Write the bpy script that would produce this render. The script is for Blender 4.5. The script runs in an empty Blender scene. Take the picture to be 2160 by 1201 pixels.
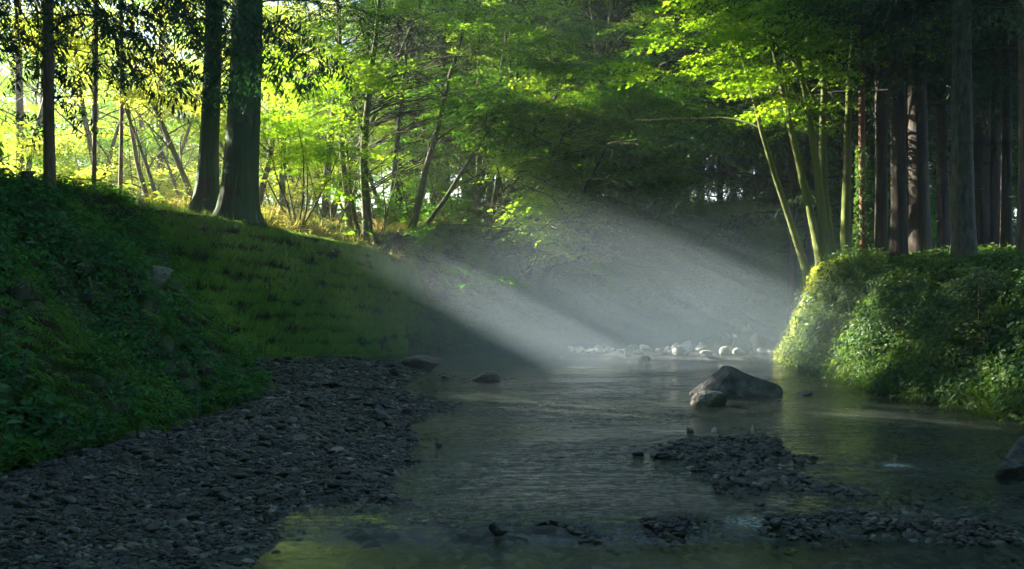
import bpy, math, random
import numpy as np
from mathutils import Vector
rng = np.random.default_rng(7)
random.seed(7)
R = math.radians
# ------------------------------------------------------------------ camera, sky, sun
scene = bpy.context.scene
C = scene.collection
CAMH, F = 2.0, 2100.0
cam_d = bpy.data.cameras.new('camera'); cam = bpy.data.objects.new('camera', cam_d); C.objects.link(cam)
cam.location = (0, 0, CAMH); cam.rotation_euler = (R(90), 0, 0)
cam_d.sensor_width = 36; cam_d.lens = 35; cam_d.clip_end = 1500; cam_d.clip_start = 0.05
scene.camera = cam
SUN_AZ, SUN_EL = 60.0, 24.0                       # degrees left of the view, degrees up
S = np.array([-math.sin(R(SUN_AZ))*math.cos(R(SUN_EL)), math.cos(R(SUN_AZ))*math.cos(R(SUN_EL)), math.sin(R(SUN_EL))])
world = bpy.data.worlds.new('World'); scene.world = world; world.use_nodes = True
wn = world.node_tree; bg = wn.nodes['Background']
sky = wn.nodes.new('ShaderNodeTexSky'); sky.sky_type = 'NISHITA'; sky.sun_disc = False
sky.sun_elevation = R(SUN_EL); sky.sun_rotation = R(-SUN_AZ); sky.air_density = 1.0; sky.dust_density = 0.6; sky.ozone_density = 3.0
wn.links.new(sky.outputs[0], bg.inputs[0]); bg.inputs[1].default_value = 0.05
sun_d = bpy.data.lights.new('sun', 'SUN'); sun = bpy.data.objects.new('sun', sun_d); C.objects.link(sun)
sun_d.energy = 5.0; sun_d.angle = R(0.5); sun_d.color = (1.0, 0.9, 0.72)
sun.rotation_euler = Vector(S).to_track_quat('Z', 'Y').to_euler()
sun.location = Vector(S*60)
vs = scene.view_settings; vs.view_transform = 'Standard'; vs.look = 'None'; vs.exposure = 3.5; vs.gamma = 1.0
cy = scene.cycles
cy.use_denoising = True; cy.use_adaptive_sampling = True; cy.adaptive_threshold = 0.012
cy.max_bounces = 8; cy.diffuse_bounces = 6; cy.glossy_bounces = 2; cy.transmission_bounces = 4
cy.transparent_max_bounces = 8; cy.volume_bounces = 1; cy.caustics_reflective = False; cy.caustics_refractive = False
cy.sample_clamp_indirect = 4.0; cy.volume_step_rate = 2.0; cy.volume_max_steps = 96

# ------------------------------------------------------------------ helpers
def W(px, py, z=0.0):
    """point on the level z seen at a pixel of the 2160 wide photograph"""
    d = (CAMH - z)*F/(py - 600.5)
    return np.array([(px-1080)/F*d, d, z])
def at(px, d, py=None):
    x = (px-1080)/F*d
    return np.array([x, d, H(x, d) if py is None else CAMH-(py-600.5)/F*d])

def mat(name, build):
    m = bpy.data.materials.new(name); m.use_nodes = True
    nt = m.node_tree; nt.nodes.clear()
    out = nt.nodes.new('ShaderNodeOutputMaterial')
    def N(t, **kw):
        n = nt.nodes.new(t)
        for k, v in kw.items():
            if k.startswith('i_'):
                n.inputs[int(k[2:]) if k[2:].isdigit() else k[2:].replace('_', ' ')].default_value = v
            else: setattr(n, k, v)
        return n
    L = nt.links.new
    build(N, L, out)
    return m
def ramp(N, L, fac, stops):
    r = N('ShaderNodeValToRGB'); L(fac, r.inputs[0]); e = r.color_ramp.elements
    while len(e) < len(stops): e.new(0.5)
    for i, (p, c) in enumerate(stops): e[i].position = p; e[i].color = (*c, 1)
    return r.outputs[0]

def leaf_mat(name, cols, trans, mix=0.5, rough=0.45, gloss=0.03):
    def b(N, L, out):
        g = N('ShaderNodeNewGeometry'); oi = N('ShaderNodeObjectInfo')
        tc = N('ShaderNodeTexCoord'); nz = N('ShaderNodeTexNoise'); nz.inputs['Scale'].default_value = 0.9; nz.inputs['Detail'].default_value = 2
        L(tc.outputs['Object'], nz.inputs['Vector'])
        a = N('ShaderNodeMath', operation='MULTIPLY_ADD'); L(nz.outputs[0], a.inputs[0]); a.inputs[1].default_value = 1.1; a.inputs[2].default_value = -0.3
        s = N('ShaderNodeMath', operation='MULTIPLY_ADD'); L(g.outputs['Random Per Island'], s.inputs[0]); s.inputs[1].default_value = 0.5; L(a.outputs[0], s.inputs[2])
        n = len(cols)
        c1 = ramp(N, L, s.outputs[0], [(i/(n-1)*0.9+0.05, c) for i, c in enumerate(cols)])
        c2 = ramp(N, L, s.outputs[0], [(i/(n-1)*0.9+0.05, c) for i, c in enumerate(trans)])
        d = N('ShaderNodeBsdfDiffuse'); t = N('ShaderNodeBsdfTranslucent'); L(c1, d.inputs[0]); L(c2, t.inputs[0])
        m = N('ShaderNodeMixShader'); m.inputs[0].default_value = mix; L(d.outputs[0], m.inputs[1]); L(t.outputs[0], m.inputs[2])
        gl = N('ShaderNodeBsdfGlossy'); gl.inputs['Roughness'].default_value = rough
        m2 = N('ShaderNodeMixShader'); m2.inputs[0].default_value = gloss; L(m.outputs[0], m2.inputs[1]); L(gl.outputs[0], m2.inputs[2])
        L(m2.outputs[0], out.inputs[0])
    return mat(name, b)

def rock_mat(name, stops, scale=3.0, rough=0.8, island=True, bump=0.5, moss=None):
    def b(N, L, out):
        tc = N('ShaderNodeTexCoord'); g = N('ShaderNodeNewGeometry')
        n1 = N('ShaderNodeTexNoise'); n1.inputs['Scale'].default_value = scale; n1.inputs['Detail'].default_value = 6; L(tc.outputs['Object'], n1.inputs['Vector'])
        fac = n1.outputs[0]
        if island:
            s = N('ShaderNodeMath', operation='MULTIPLY_ADD'); L(g.outputs['Random Per Island'], s.inputs[0]); s.inputs[1].default_value = 0.6
            h = N('ShaderNodeMath', operation='MULTIPLY_ADD'); L(n1.outputs[0], h.inputs[0]); h.inputs[1].default_value = 0.7; h.inputs[2].default_value = -0.12
            L(h.outputs[0], s.inputs[2]); fac = s.outputs[0]
        c = ramp(N, L, fac, stops)
        p = N('ShaderNodeBsdfPrincipled'); p.inputs['Roughness'].default_value = rough
        if moss:
            sep = N('ShaderNodeSeparateXYZ'); L(g.outputs['Normal'], sep.inputs[0])
            n3 = N('ShaderNodeTexNoise'); n3.inputs['Scale'].default_value = 2.3; n3.inputs['Detail'].default_value = 5; L(tc.outputs['Object'], n3.inputs['Vector'])
            ad = N('ShaderNodeMath', operation='MULTIPLY_ADD'); L(sep.outputs[2], ad.inputs[0]); ad.inputs[1].default_value = moss[1]; L(n3.outputs[0], ad.inputs[2])
            k = ramp(N, L, ad.outputs[0], [(moss[2], (0,0,0)), (moss[2]+0.12, (1,1,1))])
            mx = N('ShaderNodeMix', data_type='RGBA'); L(k, mx.inputs[0]); L(c, mx.inputs[6]); mx.inputs[7].default_value = (*moss[0], 1); c = mx.outputs[2]
        L(c, p.inputs['Base Color'])
        n2 = N('ShaderNodeTexNoise'); n2.inputs['Scale'].default_value = scale*5; n2.inputs['Detail'].default_value = 8; L(tc.outputs['Object'], n2.inputs['Vector'])
        bp = N('ShaderNodeBump'); bp.inputs['Strength'].default_value = bump; bp.inputs['Distance'].default_value = 0.03 if island else 0.07
        L(n2.outputs[0], bp.inputs['Height']); L(bp.outputs[0], p.inputs['Normal'])
        L(p.outputs[0], out.inputs[0])
    return mat(name, b)

def bark_mat(name, c1, c2, moss=None, amount=0.5, vs_=(14, 14, 1.3), dist=0.03):
    def b(N, L, out):
        tc = N('ShaderNodeTexCoord'); mp = N('ShaderNodeMapping'); mp.inputs['Scale'].default_value = vs_; L(tc.outputs['Object'], mp.inputs[0])
        n1 = N('ShaderNodeTexNoise'); n1.inputs['Scale'].default_value = 1; n1.inputs['Detail'].default_value = 7; n1.inputs['Roughness'].default_value = 0.65; L(mp.outputs[0], n1.inputs['Vector'])
        c = ramp(N, L, n1.outputs[0], [(0.32, c1), (0.68, c2)])
        if moss:
            n3 = N('ShaderNodeTexNoise'); n3.inputs['Scale'].default_value = 1.6; n3.inputs['Detail'].default_value = 5; L(tc.outputs['Object'], n3.inputs['Vector'])
            k = ramp(N, L, n3.outputs[0], [(0.62-amount*0.4, (0,0,0)), (0.8-amount*0.4, (1,1,1))])
            mx = N('ShaderNodeMix', data_type='RGBA'); L(k, mx.inputs[0]); L(c, mx.inputs[6]); mx.inputs[7].default_value = (*moss, 1); c = mx.outputs[2]
        p = N('ShaderNodeBsdfPrincipled'); p.inputs['Roughness'].default_value = 0.9; L(c, p.inputs['Base Color'])
        bp = N('ShaderNodeBump'); bp.inputs['Strength'].default_value = 0.9; bp.inputs['Distance'].default_value = dist
        L(n1.outputs[0], bp.inputs['Height']); L(bp.outputs[0], p.inputs['Normal']); L(p.outputs[0], out.inputs[0])
    return mat(name, b)

class Geo:
    def __init__(s): s.V = []; s.F3 = []; s.F4 = []; s.n = 0; s.attr = []
    def add(s, V, F):
        V = np.asarray(V, float).reshape(-1, 3); F = np.asarray(F, int)
        if len(F) == 0: return
        (s.F3 if F.shape[1] == 3 else s.F4).append(F+s.n); s.V.append(V); s.n += len(V)
    def inst(s, T, M, P):
        """T = (verts, faces); M (n,3,3) column frames; P (n,3)"""
        V, Fc = T; n, k = len(P), len(V)
        if n == 0: return
        VV = np.einsum('nij,kj->nki', M, V)+P[:, None, :]
        FF = (Fc[None]+(np.arange(n)*k)[:, None, None]).reshape(-1, Fc.shape[1])
        s.add(VV.reshape(-1, 3), FF)
    def build(s, name, m, parent=None, loc=None, smooth=False):
        me = bpy.data.meshes.new(name)
        V = np.concatenate(s.V) if s.V else np.zeros((3, 3))
        if loc is not None: V = V-np.asarray(loc)
        fs = [f for f in (np.concatenate(s.F3) if s.F3 else None, np.concatenate(s.F4) if s.F4 else None) if f is not None]
        me.vertices.add(len(V)); me.vertices.foreach_set('co', V.astype(np.float32).ravel())
        nl = sum(f.size for f in fs); npoly = sum(len(f) for f in fs)
        me.loops.add(nl); me.loops.foreach_set('vertex_index', np.concatenate([f.ravel() for f in fs]).astype(np.int32))
        me.polygons.add(npoly)
        tot = np.concatenate([np.full(len(f), f.shape[1]) for f in fs]); st = np.concatenate([[0], np.cumsum(tot)[:-1]])
        me.polygons.foreach_set('loop_start', st.astype(np.int32))
        me.polygons.foreach_set('use_smooth', np.full(npoly, smooth))
        me.update(calc_edges=True)
        me.materials.append(m)
        o = bpy.data.objects.new(name, me); C.objects.link(o)
        if parent is not None: o.parent = parent
        elif loc is not None: o.location = loc
        return o
def thing(name, label, cat, loc, group=None):
    o = bpy.data.objects.new(name, None); C.objects.link(o); o.location = loc; o.empty_display_size = 0.3
    return tag(o, label, cat, group)
def tag(o, label=None, cat=None, group=None, kind=None):
    if label: o['label'] = label
    if cat: o['category'] = cat
    if group: o['group'] = group
    if kind: o['kind'] = kind
    return o
def copy_thing(root, loc, rz, sc, label, group=None):
    r = root.copy(); C.objects.link(r); r.location = loc; r.rotation_euler = (0, 0, rz); r.scale = (sc, sc, sc)
    r['label'] = label
    if group: r['group'] = group
    for ch in list(root.children):
        c = ch.copy(); C.objects.link(c); c.parent = r
    return r

def vnoise(p, seed=0):
    """smooth value noise on (n,2|3) points, about -1..1"""
    p = np.asarray(p, float); r = np.random.default_rng(seed); out = np.zeros(len(p)); dim = p.shape[1]
    for i in range(9):
        k = r.normal(size=dim)*2.2; ph = r.uniform(0, 6.28); k2 = r.normal(size=dim)*1.3; a = r.uniform(0.6, 1.6)
        out += np.sin(p@k+ph+a*np.sin(p@k2+ph*2))
    return out/4.5
def fbm(p, seed=0, oct=4):
    o = np.zeros(len(p)); a, f = 1.0, 1.0
    for i in range(oct): o += a*vnoise(p*f, seed+i*13); a *= 0.5; f *= 2.1
    return o/1.9
def frames(X, Z=None):
    """orthonormal frames with x axis along X and z near Z"""
    X = X/np.linalg.norm(X, axis=1, keepdims=True)
    if Z is None: Z = np.tile([0, 0, 1.0], (len(X), 1))
    Y = np.cross(Z, X); ny = np.linalg.norm(Y, axis=1, keepdims=True); Y = np.where(ny > 1e-4, Y/np.maximum(ny, 1e-4), [0, 1.0, 0])
    Z2 = np.cross(X, Y)
    return np.stack([X, Y, Z2], axis=2)
def euler_frames(n, r, tilt=0.5):
    X = np.stack([np.cos(a := r.uniform(0, 6.28, n)), np.sin(a), r.normal(0, tilt, n)], 1)
    return frames(X, np.array([0, 0, 1.0])+r.normal(0, tilt, (n, 3)))

def tube(geo, pts, rad, n=7, lobes=0, seed=0, cap=False):
    pts = np.asarray(pts, float); rad = np.asarray(rad, float); k = len(pts)
    T = np.gradient(pts, axis=0); T /= np.linalg.norm(T, axis=1, keepdims=True)+1e-9
    ref = np.array([1.0, 0, 0]) if abs(T[0, 2]) > 0.7 else np.array([0, 0, 1.0])
    A = np.cross(T, ref); A /= np.linalg.norm(A, axis=1, keepdims=True)+1e-9; B = np.cross(T, A)
    th = np.linspace(0, 2*np.pi, n, endpoint=False)
    rr = rad[:, None]*np.ones(n)[None]
    if lobes:
        fl = np.clip((rad/rad[len(rad)//3]-1), 0, 1.5)[:, None]
        rr = rr*(1+0.05*np.sin(5*th+seed)+0.035*np.sin(9*th+seed*2)+fl*0.28*np.sin(lobes*th+seed)[None])
        rr = rr*(1+0.025*vnoise(np.stack([pts[:, 2]*2.0, pts[:, 2]*0.3], 1), seed)[:, None])
    V = pts[:, None]+rr[..., None]*(np.cos(th)[None, :, None]*A[:, None]+np.sin(th)[None, :, None]*B[:, None])
    i, j = np.meshgrid(np.arange(k-1), np.arange(n), indexing='ij'); j2 = (j+1) % n
    Fc = np.stack([i*n+j, i*n+j2, (i+1)*n+j2, (i+1)*n+j], -1).reshape(-1, 4)
    geo.add(V.reshape(-1, 3), Fc)
    if cap:
        geo.add(np.vstack([V[-1], pts[-1]+T[-1]*rad[-1]*0.1]), np.array([[q, (q+1) % n, n] for q in range(n)]))
def path(p0, d, length, n, r, bend=0.0, wig=0.1, flat=0.0):
    """a wandering branch: bend > 0 turns up, < 0 droops; flat pulls it level"""
    p = np.array(p0, float); d = np.array(d, float); d /= np.linalg.norm(d); P = [p.copy()]; st = length/n
    for i in range(n):
        d = d+r.normal(0, wig, 3); d[2] = d[2]*(1-flat)+bend; d /= np.linalg.norm(d); p = p+d*st; P.append(p.copy())
    return np.array(P)
def along(P, f):
    s = f*(len(P)-1); i = int(min(s, len(P)-1.0001)); t = s-i
    d = P[i+1]-P[i]
    return P[i]*(1-t)+P[i+1]*t, d/np.linalg.norm(d)

# ------------------------------------------------------------------ leaf and spray templates
def leaf_quad(l, w, fold=0.15, droop=0.1):
    return np.array([[0, 0, 0], [l*0.45, w/2, w*fold], [l, 0, -l*droop], [l*0.45, -w/2, w*fold]]), np.array([[0, 1, 2, 3]])
def join(parts):
    V, Fc, n = [], [], 0
    for v, f in parts: V.append(v); Fc.append(f+n); n += len(v)
    return np.concatenate(V), np.concatenate(Fc)
def palmate(l):
    ps = []
    for a, s in ((0, 1), (0.75, 0.85), (-0.75, 0.85)):
        v, f = leaf_quad(l*s, l*0.33, 0.1, 0.12); c, q = math.cos(a), math.sin(a)
        ps.append((np.stack([v[:, 0]*c-v[:, 1]*q, v[:, 0]*q+v[:, 1]*c, v[:, 2]], 1), f))
    return join(ps)
def spray(kind, seed):
    r = np.random.default_rng(seed); g = []
    def put(T, p, d, up=(0, 0, 1), jit=0.35):
        M = frames(np.array([d]), np.array([np.array(up)+r.normal(0, jit, 3)]))[0]
        g.append(((M@T[0].T).T+p, T[1]))
    if kind == 'maple':        # flat fan of leaf stars, 0.9 m
        for s in range(9):
            x = 0.08+s*0.095; side = 1 if s % 2 else -1
            L_ = 0.42*(1-abs(x-0.4)); a = side*r.uniform(0.6, 1.0)
            for k in range(5):
                f = (k+0.6)/5*L_; p = np.array([x+f*math.cos(a), f*math.sin(a), -0.18*f-0.1*x*x+r.normal(0, 0.018)])
                put(palmate(r.uniform(0.06, 0.085)), p, (math.cos(a+r.normal(0, 0.7)), math.sin(a+r.normal(0, 0.7)), -0.25+r.normal(0, 0.2)))
    if kind == 'leafy':        # plain small leaves, loose, 0.8 m
        for s in range(46):
            x = r.uniform(0.02, 0.8); y = r.normal(0, 0.16)*(1-0.5*x); p = np.array([x, y, -0.15*x*x+r.normal(0, 0.06)])
            a = math.atan2(y, 0.3)+r.normal(0, 0.8)
            l = r.uniform(0.05, 0.09); put(leaf_quad(l, l*0.55), p, (math.cos(a), math.sin(a), -0.3+r.normal(0, 0.3)), jit=0.5)
    if kind == 'coarse':       # big leaves for trees out of the picture or far off
        for s in range(30):
            p = np.array([r.uniform(0, 1.0), r.normal(0, 0.25), r.normal(0, 0.12)])
            a = r.uniform(-2, 2); l = r.uniform(0.13, 0.2); put(leaf_quad(l, l*0.6), p, (math.cos(a), math.sin(a), r.normal(-0.3, 0.3)), jit=0.5)
    if kind == 'lance':        # evergreen oak: long narrow hanging leaves
        for s in range(16):
            x = 0.05+s*0.04; side = 1 if s % 2 else -1; a = side*r.uniform(0.5, 1.3)
            for q in range(2):
                l = r.uniform(0.11, 0.17); put(leaf_quad(l, l*0.24, 0.3, 0.2), np.array([x, r.normal(0, 0.05), -0.1*x*x+r.normal(0, 0.03)]),
                    (math.cos(a), math.sin(a), r.uniform(-1.0, -0.1)), jit=0.3)
    if kind == 'needle':       # cedar: drooping rope-like shoots with short needles
        for s in range(7):
            x0 = s*0.12; y0 = (1 if s % 2 else -1)*0.02; a = (1 if s % 2 else -1)*r.uniform(0.3, 0.9)
            L_ = r.uniform(0.22, 0.42)
            for k in range(13):
                f = k/12*L_; p = np.array([x0+f*math.cos(a), y0+f*math.sin(a), -0.06*x0-0.9*f*f-0.15*f])
                b = a+r.choice([-1, 1])*r.uniform(0.3, 1.0); l = r.uniform(0.06, 0.1)
                put(leaf_quad(l, 0.016, 0, 0.1), p, (math.cos(b), math.sin(b), r.normal(-0.5, 0.4)), jit=0.6)
    return join(g)
SPR = {k: [spray(k, i*7+1) for i in range(4)] for k in ('maple', 'leafy', 'coarse', 'lance', 'needle')}
def blades(n, l, w, spread, seed, droop=0.6, seg=3):
    r = np.random.default_rng(seed); ps = []
    for i in range(n):
        a = r.uniform(0, 6.28); L_ = l*r.uniform(0.6, 1.1); out = r.uniform(0.15, 1)*spread; dr = droop*r.uniform(0.5, 1.3)
        d = np.array([math.cos(a), math.sin(a), 0]); s = np.array([-d[1], d[0], 0]); base = d*r.uniform(0, 0.04)
        t = np.linspace(0, 1, seg+1); mid = base+d*(out*L_*t**1.3)[:, None]+np.array([0, 0, 1])*(L_*(t-dr*t**2.2*out))[:, None]
        wd = w*(1-t**1.5*0.92); V = np.concatenate([mid+s*wd[:, None]/2, mid-s*wd[:, None]/2]); k = seg+1
        ps.append((V, np.array([[q, q+1, q+1+k, q+k] for q in range(seg)])))
    return join(ps)
def herb(n, l, seed, hgt=0.22, wr=0.5):
    r = np.random.default_rng(seed); ps = []
    for i in range(n):
        a = r.uniform(0, 6.28); rad = r.uniform(0, 0.13); z = hgt*r.uniform(0.1, 1); T = leaf_quad(l*r.uniform(0.6, 1.2), l*wr, 0.12, 0.15)
        M = frames(np.array([[math.cos(a), math.sin(a), r.normal(0.05, 0.3)]]), np.array([[0, 0, 1]]+r.normal(0, 0.35, (1, 3))))[0]
        ps.append(((M@T[0].T).T+[rad*math.cos(a), rad*math.sin(a), z], T[1]))
    return join(ps)
def fern(seed, n=7, l=0.4):
    r = np.random.default_rng(seed); ps = []
    for i in range(n):
        a = i/n*6.28+r.normal(0, 0.3); L_ = l*r.uniform(0.7, 1.1); d = np.array([math.cos(a), math.sin(a), 0]); s = np.array([-d[1], d[0], 0])
        for k in range(8):
            t = (k+1)/8; p = d*L_*t*0.85+np.array([0, 0, L_*(0.7*t-0.65*t*t)]); pl = 0.3*L_*math.sin(math.pi*(0.15+0.8*t))*0.75
            for sg in (1, -1):
                T = leaf_quad(pl, pl*0.3, 0, 0.25); M = frames(np.array([s*sg+d*0.4]), np.array([[0, 0, 1.0]]))[0]
                ps.append(((M@T[0].T).T+p, T[1]))
    return join(ps)
GRASS = [blades(14, 0.34, 0.012, 0.8, i) for i in range(4)]
GRASS_FINE = [blades(16, 0.2, 0.007, 0.7, 20+i, seg=2) for i in range(3)]
HERB = [herb(16, 0.065, i) for i in range(4)]
HERB_BIG = [herb(14, 0.12, 10+i, 0.4, 0.55) for i in range(3)]
FERN = [fern(i) for i in range(4)]
def ico(sub):
    import bmesh
    bm = bmesh.new(); bmesh.ops.create_icosphere(bm, subdivisions=sub, radius=1); V = np.array([v.co[:] for v in bm.verts]); Fc = np.array([[v.index for v in f.verts] for f in bm.faces]); bm.free()
    return V, Fc
ICO = {k: ico(k) for k in (1, 2, 4, 5)}
def stone_t(seed, sub=1, flat=0.55, cuts=7):
    """a broken-edged stone: a sphere planed off by random facets"""
    V, Fc = ICO[sub]; V = V.copy(); r = np.random.default_rng(seed)
    for i in range(cuts):
        n = r.normal(size=3); n /= np.linalg.norm(n); h = r.uniform(0.45, 0.85); d = V@n; V = V-np.maximum(d-h, 0)[:, None]*n*0.92
    V *= [1, r.uniform(0.6, 0.9), flat*r.uniform(0.7, 1.2)]
    return V, Fc
STONE1 = [stone_t(i, 1, 0.5) for i in range(10)]
STONE2 = [stone_t(30+i, 2, 0.5) for i in range(10)]

# ------------------------------------------------------------------ terrain
# bank line (x, y, slope of the bank above it)
BL = np.array([(-6.2, -6, 1.3), (-5.6, 4, 1.25), (-5.2, 10, 1.2), (-4.7, 11.7, 1.2), (-4.5, 13.8, 1.15), (-4.2, 15.6, 1.1), (-4.35, 17.5, 1.1), (-5.2, 19.8, 1.1),
    (-7.5, 22.7, 3.6), (-6.1, 24.7, 3.8), (-4.5, 26.9, 3.8), (-3.0, 29.0, 3.0), (-1.6, 31.2, 1.6), (1, 33.2, 1.3), (5, 34.8, 1.3), (10, 36, 1.3), (18, 37, 1.3), (40, 38, 1.3),
    (40, 31, 1.4), (13, 30.4, 1.6), (8.6, 28.9, 2.2), (7.15, 26.9, 2.8), (6.95, 24.3, 2.1), (7.0, 21, 1.5), (7.0, 18.3, 1.35), (7.45, 15.6, 1.25), (8.0, 12, 1.2), (9, 6, 1.6), (9.5, -6, 1.5)])
HP = np.array([(-7.3, 18.6, 2.75, 1.6), (-6.3, 17.6, 2.3, 1.2), (-8.3, 20.3, 2.9, 1.2), (-10, 5, 3.3, 9), (-9, 13, 3.3, 4), (-9.6, 21.3, 3.88, 3), (-7.5, 24.2, 3.58, 2), (-4.4, 28.2, 2.95, 2), (-3.2, 30.6, 2.55, 2), (-1.5, 32.3, 2.6, 1.5), (-14, 30, 4.2, 5), (-9, 33, 3.9, 4), (-5.5, 34, 3.75, 3), (-1.5, 35, 4.0, 3), (-8, 45, 4.6, 8),
    (2, 38, 4.4, 4), (8, 40, 4.4, 5), (18, 42, 4.4, 6), (-25, 40, 4.8, 9), (0, 60, 5.2, 14), (30, 60, 4.5, 14), (-40, 70, 5.0, 20),
    (8.5, 26, 2.35, 3), (9, 21, 2.2, 3), (9.2, 17, 2.15, 3), (12, 12, 2.3, 5), (14, 24, 2.5, 5), (25, 22, 3.2, 9), (12, 2, 2.6, 8), (-14, 0, 3.8, 8)])
def poly_dist(P, poly):
    """signed distance to a closed polygon (positive outside) and the interpolated third column"""
    P = np.asarray(P, float); a = poly; b = np.roll(poly, -1, axis=0); best = np.full(len(P), 1e9); val = np.zeros(len(P)); ins = np.zeros(len(P), bool)
    for p, q in zip(a, b):
        d = q[:2]-p[:2]; t = np.clip(((P-p[:2])@d)/(d@d), 0, 1); dd = np.hypot(*(P-(p[:2]+t[:, None]*d)).T)
        m = dd < best; best[m] = dd[m]
        if poly.shape[1] > 2: val[m] = (p[2]+(q[2]-p[2])*t)[m]
        c = (p[1] > P[:, 1]) != (q[1] > P[:, 1])
        with np.errstate(all='ignore'): xi = (q[0]-p[0])*(P[:, 1]-p[1])/(q[1]-p[1]+1e-12)+p[0]
        ins ^= c & (P[:, 0] < xi)
    return np.where(ins, -best, best), val
def px_poly(l): return np.array([W(*p)[:2] for p in l])
GR_MAIN = np.vstack([px_poly([(300, 1260), (380, 1190), (470, 1140), (520, 1105), (640, 1082), (760, 1075), (870, 1058), (815, 1030), (850, 985), (885, 945), (868, 900), (935, 868), (975, 852), (880, 835), (850, 822)]),
    px_poly([(870, 800), (905, 785), (850, 768)]), [(-4.3, 25.6), (-6.4, 24.4), (-8.2, 22.8), (-6.0, 19.5), (-5.2, 17.5), (-5.0, 15), (-5.4, 12), (-6.0, 9), (-6.6, 4), (-4, 5.5)]])
GR_BARS = [px_poly([(1345, 965), (1420, 930), (1560, 920), (1650, 930), (1680, 962), (1560, 978), (1430, 980)]),
    px_poly([(1430, 985), (1600, 972), (1700, 1000), (1800, 1022), (1870, 1042), (1780, 1052), (1640, 1040), (1500, 1028)]),
    px_poly([(1185, 752), (1280, 742), (1500, 738), (1640, 745), (1660, 757), (1500, 763), (1350, 758)]),
    px_poly([(640, 1108), (900, 1090), (1100, 1098), (1500, 1080), (1900, 1060), (2160, 1095), (2160, 1118), (1700, 1108), (1300, 1112), (900, 1120)])]
BAR_H = [0.02, 0.0, 0.08, -0.025]
# a narrow wet backwater between the two lobes of the big bar
POOL = px_poly([(600, 856), (760, 845), (850, 850), (880, 836), (700, 836), (620, 842)])
def heights(P):
    P = np.asarray(P, float).reshape(-1, 2)
    D, sl = poly_dist(P, BL)
    w = 1/(((P[:, None]-HP[None, :, :2])**2).sum(-1)/HP[None, :, 3]**2+0.02)**2
    Hh = (w*HP[None, :, 2]).sum(1)/w.sum(1)
    far = np.hypot(P[:, 0], P[:, 1]-25); Hh = Hh+np.clip(far-45, 0, 100)*0.01
    Hh += 0.14*vnoise(P*0.35, 3)+0.04*vnoise(P*1.6, 4)
    n = fbm(P*0.9, 5, 3); wl_ = np.clip((sl-2.9)*4, 0, 1)
    Dn = D+(1-wl_)*(0.22*vnoise(P*0.9, 21)+0.13*vnoise(P*2.3, 22))*np.clip(D/0.6, 0, 1)
    up = sl*np.maximum(Dn-0.35*wl_, 0)*(1+0.10*n*(1-wl_))
    k = 0.35; hmix = np.clip(0.5+0.5*(Hh-up)/k, 0, 1); z = Hh*(1-hmix)+up*hmix-k*hmix*(1-hmix)
    bed = -0.16-0.10*np.clip(-D/2.5, 0, 1)+0.03*vnoise(P*1.3, 6)
    bed = np.where(P[:, 1] < 7.9, bed-0.45, bed)
    sh = np.clip((P[:, 1]-8.3)/0.6, 0, 1)*np.clip((19-P[:, 1])/4, 0, 1)*np.clip((6.2-P[:, 0])/1.5, 0, 1); bed = np.maximum(bed, -0.4+sh*(0.31+0.045*vnoise(P*1.4, 71)+0.03*vnoise(P*3.1, 72)))
    g, _ = poly_dist(P, GR_MAIN); g = g+0.14+0.16*vnoise(P*2.1, 37)
    pl, _ = poly_dist(P, POOL)
    top = np.clip(-g*0.16, -0.4, 0.26)+0.035*vnoise(P*1.1, 8)*(g < 0)
    top = np.where(pl < 0.05, np.minimum(top, -0.03), top)
    bed = np.maximum(bed, top)
    for gp, gh in zip(GR_BARS, BAR_H):
        g2, _ = poly_dist(P, gp); g2 = g2+0.22*vnoise(P*1.7, 35)+0.1*vnoise(P*4, 36); bed = np.maximum(bed, np.clip(gh-np.maximum(g2+0.25, 0)*0.25, -0.5, gh)+0.02*vnoise(P*2.0, 9))
    return np.where(D > 0, np.maximum(z, bed*(D < 0.3)-9*(D >= 0.3)), bed), D
def H(x, y): return float(heights([[x, y]])[0][0])
def slope_normal(P):
    e = 0.08; h0 = heights(P)[0]; hx = heights(P+[e, 0])[0]; hy = heights(P+[0, e])[0]
    N = np.stack([-(hx-h0)/e, -(hy-h0)/e, np.ones(len(P))], 1)
    return h0, N/np.linalg.norm(N, axis=1, keepdims=True)

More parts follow.
